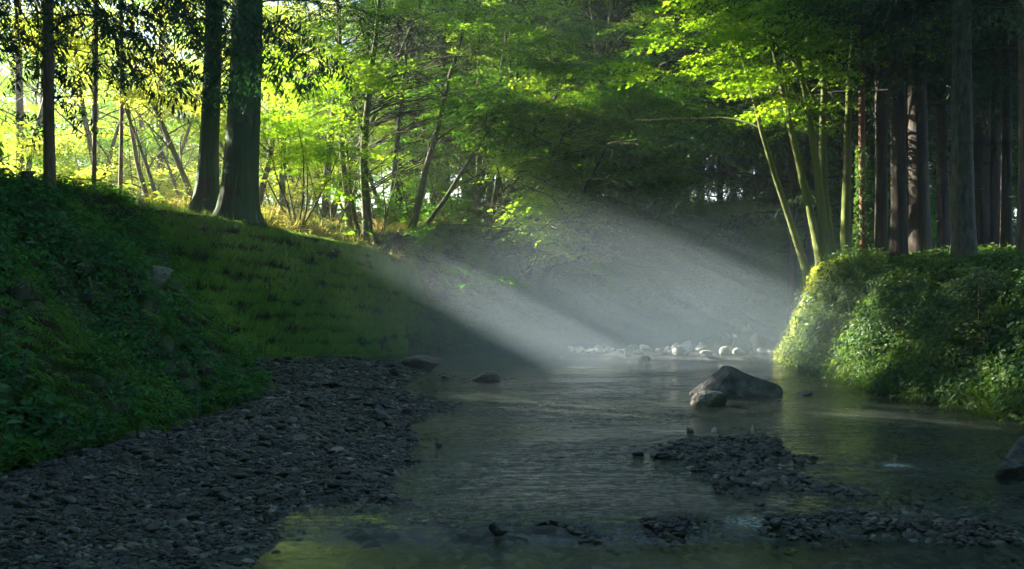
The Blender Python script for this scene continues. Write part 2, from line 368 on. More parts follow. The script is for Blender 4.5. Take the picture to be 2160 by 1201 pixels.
M = {}
def ground_mat():
    def b(N, L, out):
        tc = N('ShaderNodeTexCoord'); n1 = N('ShaderNodeTexNoise'); n1.inputs['Scale'].default_value = 1.3; n1.inputs['Detail'].default_value = 7; L(tc.outputs['Object'], n1.inputs['Vector'])
        c = ramp(N, L, n1.outputs[0], [(0.3, (0.015, 0.014, 0.010)), (0.45, (0.04, 0.034, 0.022)), (0.55, (0.025, 0.045, 0.014)), (0.75, (0.12, 0.10, 0.055))])
        v = N('ShaderNodeTexVoronoi'); v.inputs['Scale'].default_value = 13; L(tc.outputs['Object'], v.inputs['Vector'])
        sp = N('ShaderNodeSeparateColor'); L(v.outputs['Color'], sp.inputs[0])
        c2 = ramp(N, L, sp.outputs[0], [(0.0, (0.012, 0.015, 0.015)), (0.6, (0.045, 0.05, 0.045)), (1.0, (0.11, 0.115, 0.10))])
        a = N('ShaderNodeAttribute', attribute_name='riverbed'); mx = N('ShaderNodeMix', data_type='RGBA'); L(a.outputs['Fac'], mx.inputs[0]); L(c, mx.inputs[6]); L(c2, mx.inputs[7])
        p = N('ShaderNodeBsdfPrincipled'); p.inputs['Roughness'].default_value = 0.85; L(mx.outputs[2], p.inputs['Base Color'])
        n2 = N('ShaderNodeTexNoise'); n2.inputs['Scale'].default_value = 9; n2.inputs['Detail'].default_value = 8; L(tc.outputs['Object'], n2.inputs['Vector'])
        bp = N('ShaderNodeBump'); bp.inputs['Strength'].default_value = 0.8; bp.inputs['Distance'].default_value = 0.04; L(n2.outputs[0], bp.inputs['Height']); L(bp.outputs[0], p.inputs['Normal']); L(p.outputs[0], out.inputs[0])
    return mat('ground_soil', b)
M['ground'] = ground_mat()
M['gravel'] = rock_mat('gravel_stones', [(0.1, (0.003, 0.004, 0.005)), (0.4, (0.009, 0.011, 0.012)), (0.62, (0.022, 0.025, 0.027)), (0.76, (0.06, 0.062, 0.060)), (0.93, (0.22, 0.21, 0.19))], 6, 0.6, True, 0.6)
M['pale_stone'] = rock_mat('pale_river_stone', [(0.25, (0.14, 0.135, 0.12)), (0.5, (0.36, 0.345, 0.31)), (0.8, (0.55, 0.53, 0.48))], 6, 0.7, True, 0.5)
M['rock'] = rock_mat('boulder_rock', [(0.3, (0.022, 0.025, 0.028)), (0.5, (0.07, 0.076, 0.08)), (0.68, (0.15, 0.155, 0.16))], 4.5, 0.75, False, 1.0, ((0.03, 0.045, 0.012), 0.35, 0.86))
M['rock_dark'] = rock_mat('dark_wet_rock', [(0.25, (0.02, 0.024, 0.026)), (0.75, (0.07, 0.075, 0.08))], 3, 0.4, False, 0.8)
M['rock_moss'] = rock_mat('mossy_rock', [(0.25, (0.015, 0.017, 0.016)), (0.75, (0.07, 0.072, 0.068))], 3, 0.85, True, 0.9, ((0.03, 0.06, 0.010), 0.5, 0.62))
M['block_moss'] = rock_mat('moss_streaked_block', [(0.25, (0.10, 0.10, 0.09)), (0.75, (0.32, 0.31, 0.28))], 3, 0.85, False, 0.9, ((0.07, 0.12, 0.012), 0.4, 0.62))
M['white_rock'] = rock_mat('weathered_pale_rock', [(0.25, (0.10, 0.10, 0.09)), (0.75, (0.24, 0.235, 0.21))], 3, 0.8, False, 0.9)
M['cedar_bark'] = bark_mat('cedar_bark', (0.012, 0.009, 0.007), (0.062, 0.045, 0.034))
M['cedar_moss'] = bark_mat('mossy_cedar_bark', (0.014, 0.014, 0.010), (0.07, 0.062, 0.045), (0.03, 0.09, 0.03), 0.8, (11, 11, 0.9), 0.08)
M['moss_bark'] = bark_mat('moss_covered_bark', (0.05, 0.045, 0.03), (0.17, 0.15, 0.09), (0.10, 0.135, 0.018), 0.85, (7, 7, 3), 0.03)
M['grey_bark'] = bark_mat('grey_flecked_bark', (0.012, 0.011, 0.010), (0.13, 0.12, 0.10), (0.03, 0.05, 0.022), 0.25, (16, 16, 4), 0.05)
M['pale_bark'] = bark_mat('pale_flaky_bark', (0.07, 0.045, 0.035), (0.22, 0.15, 0.115), vs_=(22, 22, 3))
M['red_bark'] = bark_mat('reddish_bark', (0.09, 0.04, 0.025), (0.26, 0.13, 0.08), vs_=(22, 22, 2.5))
M['maple_bark'] = bark_mat('maple_bark', (0.035, 0.03, 0.02), (0.15, 0.125, 0.085), (0.05, 0.085, 0.012), 0.55, (7, 7, 3), 0.015)
M['twig'] = bark_mat('bare_twig_bark', (0.12, 0.09, 0.06), (0.30, 0.24, 0.17), vs_=(9, 9, 5))
M['post'] = bark_mat('weathered_post_wood', (0.03, 0.035, 0.03), (0.10, 0.11, 0.09))
M['maple'] = leaf_mat('maple_leaf', [(0.04, 0.12, 0.008), (0.08, 0.19, 0.010), (0.14, 0.22, 0.014)], [(0.18, 0.46, 0.010), (0.36, 0.64, 0.014), (0.58, 0.70, 0.03)], 0.65)
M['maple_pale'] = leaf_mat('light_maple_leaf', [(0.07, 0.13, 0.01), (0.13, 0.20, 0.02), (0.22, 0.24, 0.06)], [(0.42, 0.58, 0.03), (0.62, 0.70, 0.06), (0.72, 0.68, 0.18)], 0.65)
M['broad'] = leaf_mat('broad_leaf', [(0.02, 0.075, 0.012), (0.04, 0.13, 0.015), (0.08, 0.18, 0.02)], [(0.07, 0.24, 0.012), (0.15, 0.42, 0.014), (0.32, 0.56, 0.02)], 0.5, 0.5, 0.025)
M['lance'] = leaf_mat('evergreen_oak_leaf', [(0.010, 0.045, 0.025), (0.018, 0.07, 0.034), (0.03, 0.09, 0.035)], [(0.02, 0.09, 0.03), (0.04, 0.14, 0.04), (0.07, 0.2, 0.04)], 0.4, 0.5, 0.025)
M['needle'] = leaf_mat('cedar_needle', [(0.012, 0.035, 0.014), (0.024, 0.06, 0.018), (0.05, 0.085, 0.02)], [(0.015, 0.05, 0.012), (0.03, 0.09, 0.015), (0.08, 0.14, 0.02)], 0.3, 0.5, 0.025)
M['brown_needle'] = leaf_mat('withered_needle', [(0.05, 0.04, 0.02), (0.12, 0.07, 0.035), (0.2, 0.12, 0.06)], [(0.05, 0.05, 0.02), (0.15, 0.09, 0.04), (0.2, 0.12, 0.06)], 0.3)
M['cover'] = leaf_mat('bank_herb_leaf', [(0.014, 0.10, 0.028), (0.03, 0.19, 0.04), (0.10, 0.27, 0.035)], [(0.03, 0.14, 0.015), (0.06, 0.24, 0.015), (0.2, 0.38, 0.02)], 0.4, 0.5, 0.025)
M['weed'] = leaf_mat('weed_leaf', [(0.015, 0.09, 0.035), (0.03, 0.16, 0.055), (0.07, 0.22, 0.05)], [(0.03, 0.16, 0.03), (0.08, 0.3, 0.03), (0.2, 0.42, 0.03)], 0.4, 0.4, 0.03)
M['fern'] = leaf_mat('fern_leaf', [(0.03, 0.11, 0.015), (0.07, 0.19, 0.02), (0.14, 0.26, 0.03)], [(0.06, 0.2, 0.015), (0.14, 0.34, 0.02), (0.3, 0.5, 0.03)], 0.4, 0.4, 0.03)
M['cover_r'] = leaf_mat('right_bank_leaf', [(0.02, 0.065, 0.024), (0.04, 0.115, 0.036), (0.10, 0.18, 0.03)], [(0.05, 0.12, 0.02), (0.12, 0.24, 0.02), (0.32, 0.42, 0.03)], 0.4, 0.5, 0.025)
M['grass'] = leaf_mat('grass_blade', [(0.03, 0.075, 0.012), (0.055, 0.12, 0.015), (0.12, 0.16, 0.03)], [(0.06, 0.16, 0.012), (0.12, 0.26, 0.015), (0.34, 0.42, 0.04)], 0.4, 0.5, 0.025)
M['wall_grass'] = leaf_mat('wall_grass_blade', [(0.07, 0.20, 0.014), (0.15, 0.36, 0.02), (0.32, 0.50, 0.04)], [(0.05, 0.12, 0.012), (0.10, 0.2, 0.015), (0.2, 0.28, 0.02)], 0.4, 0.5, 0.02)
M['straw'] = leaf_mat('dry_undergrowth', [(0.10, 0.09, 0.02), (0.22, 0.19, 0.06), (0.34, 0.26, 0.12)], [(0.2, 0.26, 0.03), (0.36, 0.36, 0.06), (0.45, 0.32, 0.12)], 0.45)

# foliage is left out where sunlight must come down to these places: (point, radius)
GAPS = [((-6.5, 25.6, 3.7), 0.5), ((-5.4, 27.2, 3.4), 0.6), ((-4.3, 28.6, 3.2), 0.6), ((-7, 30, 4.2), 0.9), ((-5.5, 30.5, 4.0), 0.8), ((1, 34, 6), 1.2), ((3, 33, 5), 1.1), ((-1.5, 33, 7), 1.2), ((5, 34, 7.5), 1.1), ((-5, 32, 6), 1.2), ((-8, 34, 6), 1.4), ((7, 27, 8.2), 1.2), ((4, 35, 10.5), 1.5), ((-3, 31.5, 4.5), 1.0), ((0.5, 33, 4), 0.8), ((-11, 34, 6.5), 1.3), ((-7, 31, 8.5), 1.0), 
    ((2.2, 28.3, 0), 1.1), ((3.8, 28.2, 0.1), 1.2), ((5.4, 28.0, 0.2), 1.3), ((6.8, 27.6, 0.5), 1.2), ((7.2, 26.6, 1.3), 2.0), ((7.3, 26.0, 0.5), 1.2), ((7.0, 25.2, 1.3), 1.0), ((7.9, 26.2, 3.4), 1.5), ((8.4, 25.4, 2.9), 1.3),
    ((6.3, 25.6, 5.6), 1.3), ((4.2, 26, 8), 1.4), ((7.6, 25.6, 4.3), 0.9), ((9.9, 24.3, 3.3), 0.55), ((9.0, 24.6, 3.2), 0.5), ((9.6, 24.6, 6.6), 0.35), ((1.0, 30, 1.6), 0.7),
    ((0.3, 16.2, 0), 0.45), ((1.2, 16.0, 0), 0.5), ((1.0, 14.9, 0), 0.4), ((2.5, 15.8, 0), 0.4), ((3.6, 16.4, 0), 0.45), ((4.6, 16.2, 0), 0.35), ((6.0, 14.2, 0), 0.4), ((7.0, 13.6, 0), 0.35),
    ((8.9, 17.2, 2.9), 0.5), ((8.3, 16.6, 1.8), 0.3), ((8.2, 15.0, 0.6), 0.35), ((7.0, 24.5, 0.0), 0.8)]
_g = np.random.default_rng(99)
for px_ in range(880, 1400, 85):
    for py_ in (170, 300, 420):
        if _g.random() < 0.75:
            d_ = 33.2-0.6*(py_ > 400); a_ = px_+_g.uniform(-30, 30); b_ = py_+_g.uniform(-40, 40); GAPS.append((((a_-1080)/F*d_, d_, CAMH-(b_-600)/F*d_), _g.uniform(0.5, 0.85)))
for px_ in range(20, 850, 85):
    for py_ in (110, 240, 350):
        if _g.random() < 0.7:
            d_ = 33.0+_g.uniform(-2, 3); a_ = px_+_g.uniform(-30, 30); b_ = py_+_g.uniform(-40, 40); GAPS.append((((a_-1080)/F*d_, d_, CAMH-(b_-600)/F*d_), _g.uniform(0.6, 1.0)))
def keep(P, r, strength=0.985, pad=0.0):
    ok = np.ones(len(P), bool)
    for c, rad in GAPS:
        w = P-np.array(c); t = w@S; dd = np.linalg.norm(w-t[:, None]*S, axis=1)
        ok &= ~((t > 0.4) & (dd < pad+rad*(1+0.2*r.normal(size=len(P)))) & (r.random(len(P)) < strength))
    return ok

GC = np.array([g_[0] for g_ in GAPS]); GR = np.array([g_[1] for g_ in GAPS])
def open_pt(p, pad=0.0):
    w = np.asarray(p)-GC; t = w@S; return not bool(((t > 0.4) & (np.linalg.norm(w-t[:, None]*S, axis=1) < GR+pad)).any())
# the ground: one sheet, fine near the river
def axis(lo, hi, step, far_lo, far_hi, g=1.13):
    a = list(np.arange(lo, hi+1e-6, step)); s = step
    while a[-1] < far_hi: s *= g; a.append(a[-1]+s)
    s = step; pre = []
    x = lo
    while x > far_lo: s *= g; x -= s; pre.append(x)
    return np.array(pre[::-1]+a)
xs = axis(-11, 12, 0.14, -500, 500); ys = axis(3, 39, 0.14, -60, 700)
gx, gy = np.meshgrid(xs, ys, indexing='ij'); P = np.stack([gx.ravel(), gy.ravel()], 1)
hd = [heights(P[i:i+20000]) for i in range(0, len(P), 20000)]; hz = np.concatenate([h[0] for h in hd]); hD = np.concatenate([h[1] for h in hd])
g = Geo(); n0, n1 = len(xs), len(ys); i, j = np.meshgrid(np.arange(n0-1), np.arange(n1-1), indexing='ij')
g.add(np.column_stack([P, hz]), np.stack([i*n1+j, (i+1)*n1+j, (i+1)*n1+j+1, i*n1+j+1], -1).reshape(-1, 4))
gr_o = tag(g.build('ground', M['ground'], smooth=True), kind='structure')
at_ = gr_o.data.attributes.new('riverbed', 'FLOAT', 'POINT'); at_.data.foreach_set('value', np.clip(0.5-hD*2.5, 0, 1).astype(np.float32))

# ------------------------------------------------------------------ river
def water_mat():
    def b(N, L, out):
        tc = N('ShaderNodeTexCoord'); at_ = N('ShaderNodeAttribute', attribute_name='rough_water'); fo = N('ShaderNodeAttribute', attribute_name='foam_glints')
        mp = N('ShaderNodeMapping'); mp.inputs['Scale'].default_value = (3.4, 7.0, 1); L(tc.outputs['Object'], mp.inputs[0])
        n1 = N('ShaderNodeTexNoise'); n1.inputs['Scale'].default_value = 1.4; n1.inputs['Detail'].default_value = 5; L(mp.outputs[0], n1.inputs['Vector'])
        mp2 = N('ShaderNodeMapping'); mp2.inputs['Scale'].default_value = (10, 26, 1); L(tc.outputs['Object'], mp2.inputs[0])
        n2 = N('ShaderNodeTexNoise'); n2.inputs['Scale'].default_value = 1.0; n2.inputs['Detail'].default_value = 4; L(mp2.outputs[0], n2.inputs['Vector'])
        h = N('ShaderNodeMath', operation='MULTIPLY_ADD'); L(n2.outputs[0], h.inputs[0]); L(at_.outputs['Fac'], h.inputs[1]); 
        h1 = N('ShaderNodeMath', operation='MULTIPLY'); L(n1.outputs[0], h1.inputs[0]); ra = N('ShaderNodeMath', operation='MULTIPLY_ADD'); L(at_.outputs['Fac'], ra.inputs[0]); ra.inputs[1].default_value = 1.2; ra.inputs[2].default_value = 0.16; L(ra.outputs[0], h1.inputs[1]); L(h1.outputs[0], h.inputs[2])
        bp = N('ShaderNodeBump'); bp.inputs['Strength'].default_value = 1.0; bp.inputs['Distance'].default_value = 0.045; L(h.outputs[0], bp.inputs['Height'])
        fr = N('ShaderNodeFresnel'); fr.inputs['IOR'].default_value = 1.5; L(bp.outputs[0], fr.inputs['Normal'])
        tr = N('ShaderNodeBsdfTransparent'); tr.inputs[0].default_value = (0.72, 0.8, 0.72, 1)
        gl = N('ShaderNodeBsdfGlossy'); gl.inputs['Roughness'].default_value = 0.045; L(bp.outputs[0], gl.inputs['Normal'])
        m = N('ShaderNodeMixShader'); L(fr.outputs[0], m.inputs[0]); L(tr.outputs[0], m.inputs[1]); L(gl.outputs[0], m.inputs[2])
        n3 = N('ShaderNodeTexNoise'); n3.inputs['Scale'].default_value = 7.0; n3.inputs['Detail'].default_value = 8; n3.inputs['Roughness'].default_value = 0.75; L(mp.outputs[0], n3.inputs['Vector'])
        fm = N('ShaderNodeMath', operation='MULTIPLY_ADD'); L(fo.outputs['Fac'], fm.inputs[0]); fm.inputs[1].default_value = 0.43; L(n3.outputs[0], fm.inputs[2])
        k = ramp(N, L, fm.outputs[0], [(0.80, (0, 0, 0)), (0.98, (0.6, 0.6, 0.6))])
        d = N('ShaderNodeBsdfDiffuse'); d.inputs[0].default_value = (0.62, 0.7, 0.74, 1)
        dapple_silt = N('ShaderNodeBsdfDiffuse'); dapple_silt.inputs[0].default_value = (0.30, 0.36, 0.33, 1)
        m0 = N('ShaderNodeMixShader'); m0.inputs[0].default_value = 0.04; L(m.outputs[0], m0.inputs[1]); L(dapple_silt.outputs[0], m0.inputs[2]); m = m0  # pale diffuse share added so sunlit dapples show on the water
        m2 = N('ShaderNodeMixShader'); L(k, m2.inputs[0]); L(m.outputs[0], m2.inputs[1]); L(d.outputs[0], m2.inputs[2])
        L(m2.outputs[0], out.inputs[0])
    return mat('river_water', b)
M['water'] = water_mat()
rows = [3.0]
while rows[-1] < 46: rows.append(rows[-1]+max(0.018, rows[-1]*rows[-1]*0.00042))
ry = np.array(rows); cx = np.linspace(-1, 1, 640)
RX, RY = np.meshgrid(cx, ry, indexing='ij'); X = RX*(5+RY*0.62); Y = RY; P = np.stack([X.ravel(), Y.ravel()], 1)
def riffle(P):
    x, y = P[:, 0], P[:, 1]
    r1 = np.exp(-((y-8.55)/0.42)**2)*np.clip((x+2.2)/1.0, 0.15, 1)*np.clip((5.0-x)/1.5, 0.3, 1)        # the step in the foreground
    r2 = np.exp(-((y-15.8)/1.3)**2)*np.exp(-((x-1.3)/2.2)**2)*0.9
    r3 = np.exp(-((y-10.8+0.25*(x-5))/0.25)**2)*np.clip((x-3.4)/0.8, 0, 1)*np.clip((5.6-x)/0.5, 0, 1)*1.0
    r4 = 0.35*np.clip((y-8.4)/0.5, 0, 1)*np.clip((14-y)/3, 0, 1)*np.clip((x+1.5)/1.5, 0, 1)
    return np.clip(r1+r2+r3+r4, 0, 1.1), r1, r3
rf, r1, r3 = riffle(P); rf = np.clip(rf+(0.16*(P[:, 1] > 8.4)+0.16)*(1+vnoise(P*[0.5, 0.9], 19)), 0, 1.1)
D, _ = poly_dist(P, BL)
zz = np.where(P[:, 1] > 8.6, 0, np.where(P[:, 1] < 8.1, -0.09, -0.09*(8.6-P[:, 1])/0.5))
w_ = np.stack([P[:, 0]*2.2, P[:, 1]*6], 1)
zz = zz+0.0035*vnoise(w_*0.6, 11)+0.009*rf*vnoise(w_*1.3, 12)+0.006*rf*vnoise(w_*2.9, 14)
foam_glints = np.clip(0.85*r1*(0.5+0.6*vnoise(P*1.7, 15))+r3*np.clip(0.6+0.8*vnoise(P*2.5, 18), 0, 1)+0.5*np.exp(-((P[:, 1]-15.9)/0.8)**2-((P[:, 0]-1)/1.2)**2), 0, 1)  # last term whitens the dappled ripples in place of sun glints
g = Geo(); n0, n1 = len(cx), len(ry); i, j = np.meshgrid(np.arange(n0-1), np.arange(n1-1), indexing='ij')
Fq = np.stack([i*n1+j, (i+1)*n1+j, (i+1)*n1+j+1, i*n1+j+1], -1).reshape(-1, 4)
Fq = Fq[(D[Fq] < 0.5).any(1)]
used = np.unique(Fq); remap = np.zeros(len(P), int); remap[used] = np.arange(len(used))
g.add(np.column_stack([P, zz])[used], remap[Fq])
riv = tag(g.build('river', M['water'], smooth=True), kind='structure')
for nm, a in (('rough_water', rf), ('foam_glints', foam_glints)):
    at_ = riv.data.attributes.new(nm, 'FLOAT', 'POINT'); at_.data.foreach_set('value', a[used].astype(np.float32))

# ------------------------------------------------------------------ gravel and stones
def scatter_stones(geo, P, size, r, T, sink=0.3):
    z, N = slope_normal(P); n = len(P); s = size*r.uniform(0.55, 1.35, n)
    X = np.stack([np.cos(a := r.uniform(0, 6.28, n)), np.sin(a), r.normal(0, 0.15, n)], 1)
    Mx = frames(X, N+r.normal(0, 0.28, (n, 3)))*s[:, None, None]
    Pp = np.column_stack([P, z+s*(0.35-sink)]); k = r.integers(0, len(T), n)
    for q in range(len(T)):
        m = k == q; geo.inst(T[q], Mx[m], Pp[m])
def rand_in(poly, n, r, power=1.0):
    lo, hi = poly.min(0), poly.max(0); out = np.zeros((0, 2))
    while len(out) < n:
        y = 1/r.uniform(1/hi[1], 1/lo[1], n) if power else r.uniform(lo[1], hi[1], n)
        Q = np.column_stack([r.uniform(lo[0], hi[0], n), y]); D, _ = poly_dist(Q, poly); out = np.vstack([out, Q[D < 0]])
    return out[:n]
g = Geo(); r = np.random.default_rng(3)
Q = rand_in(GR_MAIN, 46000, r); D, _ = poly_dist(Q, BL); Q = Q[D < 0.15]
sz = 0.015+0.0021*Q[:, 1]
half = Q[:, 1] < 11
scatter_stones(g, Q[half], sz[half]*r.choice([0.6, 0.8, 1.0, 1.5], half.sum(), p=[.4, .3, .22, .08]), r, STONE2[:5]+STONE1[5:]); scatter_stones(g, Q[~half], sz[~half]*1.15, r, STONE1)
Q = rand_in(GR_MAIN, 1100, r); D, _ = poly_dist(Q, BL); Q = Q[D < 0.15]; scatter_stones(g, Q, 0.028+0.005*Q[:, 1], r, STONE2, 0.15)
for gp, n, s in ((GR_BARS[0], 1100, 0.06), (GR_BARS[1], 1500, 0.055), (GR_BARS[3], 3800, 0.042)):
    Q = rand_in(gp, n, r)
    Q = Q+r.normal(0, 0.16, Q.shape)
    if gp is GR_BARS[3]: Q = Q[vnoise(Q*1.3, 31) > -0.1]
    scatter_stones(g, Q, s*r.uniform(0.6, 1.4, len(Q)), r, STONE1, 0.2)
Q = np.column_stack([r.uniform(-4.5, 0, 9000), r.uniform(6.0, 12, 9000)]); D, _ = poly_dist(Q, GR_MAIN); Q = Q[(D > -0.3) & (D < 0.5*r.random(len(Q)))]
scatter_stones(g, Q, 0.045*r.uniform(0.5, 1.3, len(Q)), r, STONE1, 0.3)
# scattered bed stones in the shallows
Q = np.column_stack([r.uniform(-3, 7, 9000), 1/r.uniform(1/24, 1/8.5, 9000)]); D, _ = poly_dist(Q, BL); Q = Q[(D < -0.2) & (fbm(Q*0.8, 33, 2) > -0.1)]
scatter_stones(g, Q, 0.045*np.ones(len(Q)), r, STONE1, 0.3)
o = g.build('gravel', M['gravel']); tag(o, 'dark grey angular river gravel heaped in bars beside the stream', 'gravel', kind='stuff')

def rock(name, px, py, w, h, label, mt='rock', seed=1, tall=None, cuts=9, group=None, cat='rock', depth=0.75, sub=4, rot=0.0, z0=None, V=None, d=None):
    """a boulder whose waterline foot is seen at (px, py); w, h in metres"""
    p = W(px, py) if d is None else at(px, d); T = stone_t(seed, sub, 1.0, cuts) if V is None else V
    Vv = T[0].copy(); r = np.random.default_rng(seed)
    Vv /= np.abs(Vv).max(0); Vv += 0.09*fbm(Vv*1.6, seed, 3)[:, None]*Vv+0.022*fbm(Vv*5, seed+5, 4)[:, None]*Vv; Vv[:, 2] += 0.02*np.sin(Vv[:, 2]*17+Vv[:, 0]*4)
    c, s = math.cos(rot), math.sin(rot); Vv = np.stack([Vv[:, 0]*c-Vv[:, 1]*s, Vv[:, 0]*s+Vv[:, 1]*c, Vv[:, 2]], 1)
    Vv = Vv*[w/2, w/2*depth, h*0.72]+[0, 0, h*0.28]
    g = Geo(); g.add(Vv, T[1]); o = g.build(name, M[mt], smooth=sub > 2)
    o.location = (p[0], p[1]+w/2*depth*0.6, (p[2] if d is not None else 0) if z0 is None else z0)
    return tag(o, label, cat, group)
# the big pyramid-like boulder: planed sphere with a chosen peak
def peak_rock(pts, sub=5, seed=2):
    V, Fc = ICO[sub]; V = V.copy()
    for n, h in pts:
        n = np.array(n, float); n /= np.linalg.norm(n); d = V@n; V = V-np.maximum(d-h, 0)[:, None]*n*0.97
    return V, Fc
big = peak_rock([((-0.85, -0.25, 0.75), 0.36), ((0.62, -0.4, 0.95), 0.30), ((0.1, -1, 0.5), 0.45), ((0.4, 0.6, 0.8), 0.4), ((-0.6, 0.6, 0.5), 0.5), ((-1, -0.6, 0.1), 0.7)])
rock('boulder', 1556, 836, 1.78, 0.78, 'largest grey boulder in the stream with flat slanted facets', seed=3, V=big, depth=0.6, rot=0.0)
rock('boulder', 1500, 858, 0.64, 0.26, 'rounded pale wet boulder in front of the largest boulder', 'white_rock', seed=12, cuts=3, depth=0.6)
rock('boulder', 2176, 1010, 0.62, 0.42, 'dark boulder cut off by the right edge of the picture', 'rock', seed=21, depth=0.9)
rock('boulder', 890, 782, 0.95, 0.34, 'dark low boulder at the foot of the grassy wall', 'rock_dark', seed=5, depth=0.6)
rock('boulder', 1026, 804, 0.6, 0.2, 'smooth rounded dark rock alone in the water left of middle', 'rock_dark', seed=6, cuts=2, depth=0.6)
for k, (px, py, w, h, lb) in enumerate([
    (1052, 1126, 0.17, 0.09, 'black stone standing on the foreground riffle near middle'), (1640, 1110, 0.13, 0.07, 'small black stone just above the foreground pool right of middle'),
    (1604, 1066, 0.11, 0.05, 'flat black stone in the shallows below the right gravel island'), (1940, 1068, 0.10, 0.045, 'small black stone at the right end of the gravel spit'),
    (1510, 998, 0.24, 0.11, 'dark round stone between the two gravel islands'), (1560, 1030, 0.16, 0.09, 'angular grey stone at the near edge of the lower gravel island'),
    (925, 942, 0.11, 0.05, 'dark stone just off the tip of the big gravel bank'), (1364, 764, 0.40, 0.16, 'dark rock before the sunlit pale stones'),
    (1686, 978, 0.14, 0.07, 'dark stone off the right end of the upper gravel island'), (1350, 962, 0.2, 0.07, 'flat slab of stone at the left tip of the upper gravel island'),
    (800, 905, 0.34, 0.15, 'cluster-topping dark stone on the edge of the gravel bank'), (648, 838, 0.32, 0.16, 'dark stone on the gravel under the leafy bank tip'),
    (1455, 912, 0.13, 0.06, 'dark stone just above the upper gravel island'), (1700, 834, 0.34, 0.08, 'low dark rock right of the largest boulder'),
    (940, 798, 0.2, 0.07, 'small dark rock between the low boulder and the rounded rock'), (470, 1000, 0.16, 0.07, 'slightly larger grey stone on the open gravel')]):
    z0 = None if k not in (10, 11, 15) else 0.12
    rock('stone', px, py, w, h, lb, 'rock_dark', seed=40+k, depth=0.8, sub=2, z0=z0, cat='stone')
rock('stone', 1508, 912, 0.10, 0.07, 'small white stone above the upper gravel island', 'pale_stone', seed=70, sub=2, cat='stone')
rock('stone', 1588, 924, 0.06, 0.13, 'small upright pale stone on the upper gravel island', 'pale_stone', seed=71, sub=2, cat='stone', z0=0.06)
rock('stone', 276, 1066, 0.08, 0.07, 'small round whitish stone on the dark gravel', 'pale_stone', seed=72, sub=2, cat='stone', z0=0.14)
r = np.random.default_rng(5)
for k in range(110):
    px = 1200+430*(r.random()**0.75); py = r.uniform(738, 757) if px > 1280 else r.uniform(748, 753); w = 0.11+0.3*r.random()**1.8
    rock('river_stone', px, py, w, w*r.uniform(0.35, 0.7), 'pale sunlit stone in the strip below the far mist', 'pale_stone', seed=100+k, sub=2, cat='stone', group='pale stones heaped on the sunlit far bar', z0=0.11)
# rocks stacked at the end of the right bank
for k, (px, d, w, h) in enumerate([(1530, 28.6, 0.8, 0.75), (1560, 29.2, 0.7, 0.9), (1585, 28.2, 0.75, 0.7), (1600, 28.8, 0.8, 1.15), (1625, 28.0, 0.8, 0.85)]):
    lb = ['leftmost mossy block in the pile beside the sunlit bank end', 'tall back block of the mossy pile at the bank end', 'front middle mossy block of the pile at the bank end', 'highest slanting block of the mossy pile', 'mossy block of the pile touching the sunlit bank'][k]
    rock('mossy_block', px, 756, w*0.9, h*0.75, lb, 'block_moss', seed=200+k, z0=0.05+0.1*(k == 3), cat='rock').location.y = d

g = Geo(); r = np.random.default_rng(8); p = W(1478, 1108); tube(g, path(p-[0, 0, .05], (0.12, 0, 1), 0.22, 6, r, 0, 0.12), [.005]*7, 5); tube(g, path(p+[0.0, 0, 0.0], (0.8, 0.1, 0.9), 0.16, 6, r, 0, 0.12), [.004]*7, 5)
tag(g.build('dead_twig', M['twig'], loc=p), 'thin forked dead twig sticking up from the foreground riffle', 'twig')
# driftwood and fallen branches on the gravel and the left bank
for k, (px, py, L_, a, z0, lb) in enumerate([(300, 1010, 0.7, 0.3, 0.2, 'bare fallen stick on the gravel near the left bank foot'), (700, 960, 0.5, 2.6, 0.22, 'short driftwood stick in the middle of the big gravel bank'), (560, 880, 0.6, 0.9, 0.22, 'driftwood stick near the leafy tip of the left bank')]):
    g = Geo(); p = W(px, py); p[2] = H(p[0], p[1])+0.04; Q = path(p, (math.cos(a), math.sin(a), 0.02), L_, 8, r, 0, 0.10); tube(g, Q, 0.014*(1-np.linspace(0, 1, 9)*0.7), 6); q, d_ = along(Q, 0.5); tube(g, path(q, d_+[0.1, 0.5, 0.3], L_*0.3, 4, r, 0, 0.1), [.006, .005, .004, .003, .002], 5)
    tag(g.build('driftwood', M['twig'], loc=p), lb, 'driftwood')

# ------------------------------------------------------------------ bank covering
def scatter(geo, T, P, r, smin=0.7, smax=1.3, up=0.6, sink=0.02, cull=False):
    z, N = slope_normal(P)
    if cull: k_ = (keep(np.column_stack([P, z+0.3]), r) & keep(np.column_stack([P, z+1.0]), r))|(P[:, 0] > 5); P = P[k_]; z = z[k_]; N = N[k_]
    n = len(P); s = r.uniform(smin, smax, n)
    U = N*(1-up)+np.array([0, 0, up])+r.normal(0, 0.15, (n, 3)); U /= np.linalg.norm(U, axis=1, keepdims=True)
    X = r.normal(size=(n, 3)); X -= (X*U).sum(1, keepdims=True)*U; X /= np.linalg.norm(X, axis=1, keepdims=True); Yv = np.cross(U, X)
    Mx = np.stack([X, Yv, U], 2)*s[:, None, None]; Pp = np.column_stack([P, z-sink]); k = r.integers(0, len(T), n)
    for q in range(len(T)):
        m = k == q; geo.inst(T[q], Mx[m], Pp[m])
def region(n, x0, x1, y0, y1, d0, d1, r, near=True):
    y = 1/r.uniform(1/y1, 1/y0, n*4) if near else r.uniform(y0, y1, n*4)
    Q = np.column_stack([r.uniform(x0, x1, n*4), y]); D, _ = poly_dist(Q, BL); Q = Q[(D > d0) & (D < d1)]
    return Q[:n]
r = np.random.default_rng(11)
def left_near(Q): return Q[(Q[:, 1] < 24) & (Q[:, 0] < -3) & (Q[:, 1]+0.55*Q[:, 0] < 18.6)]
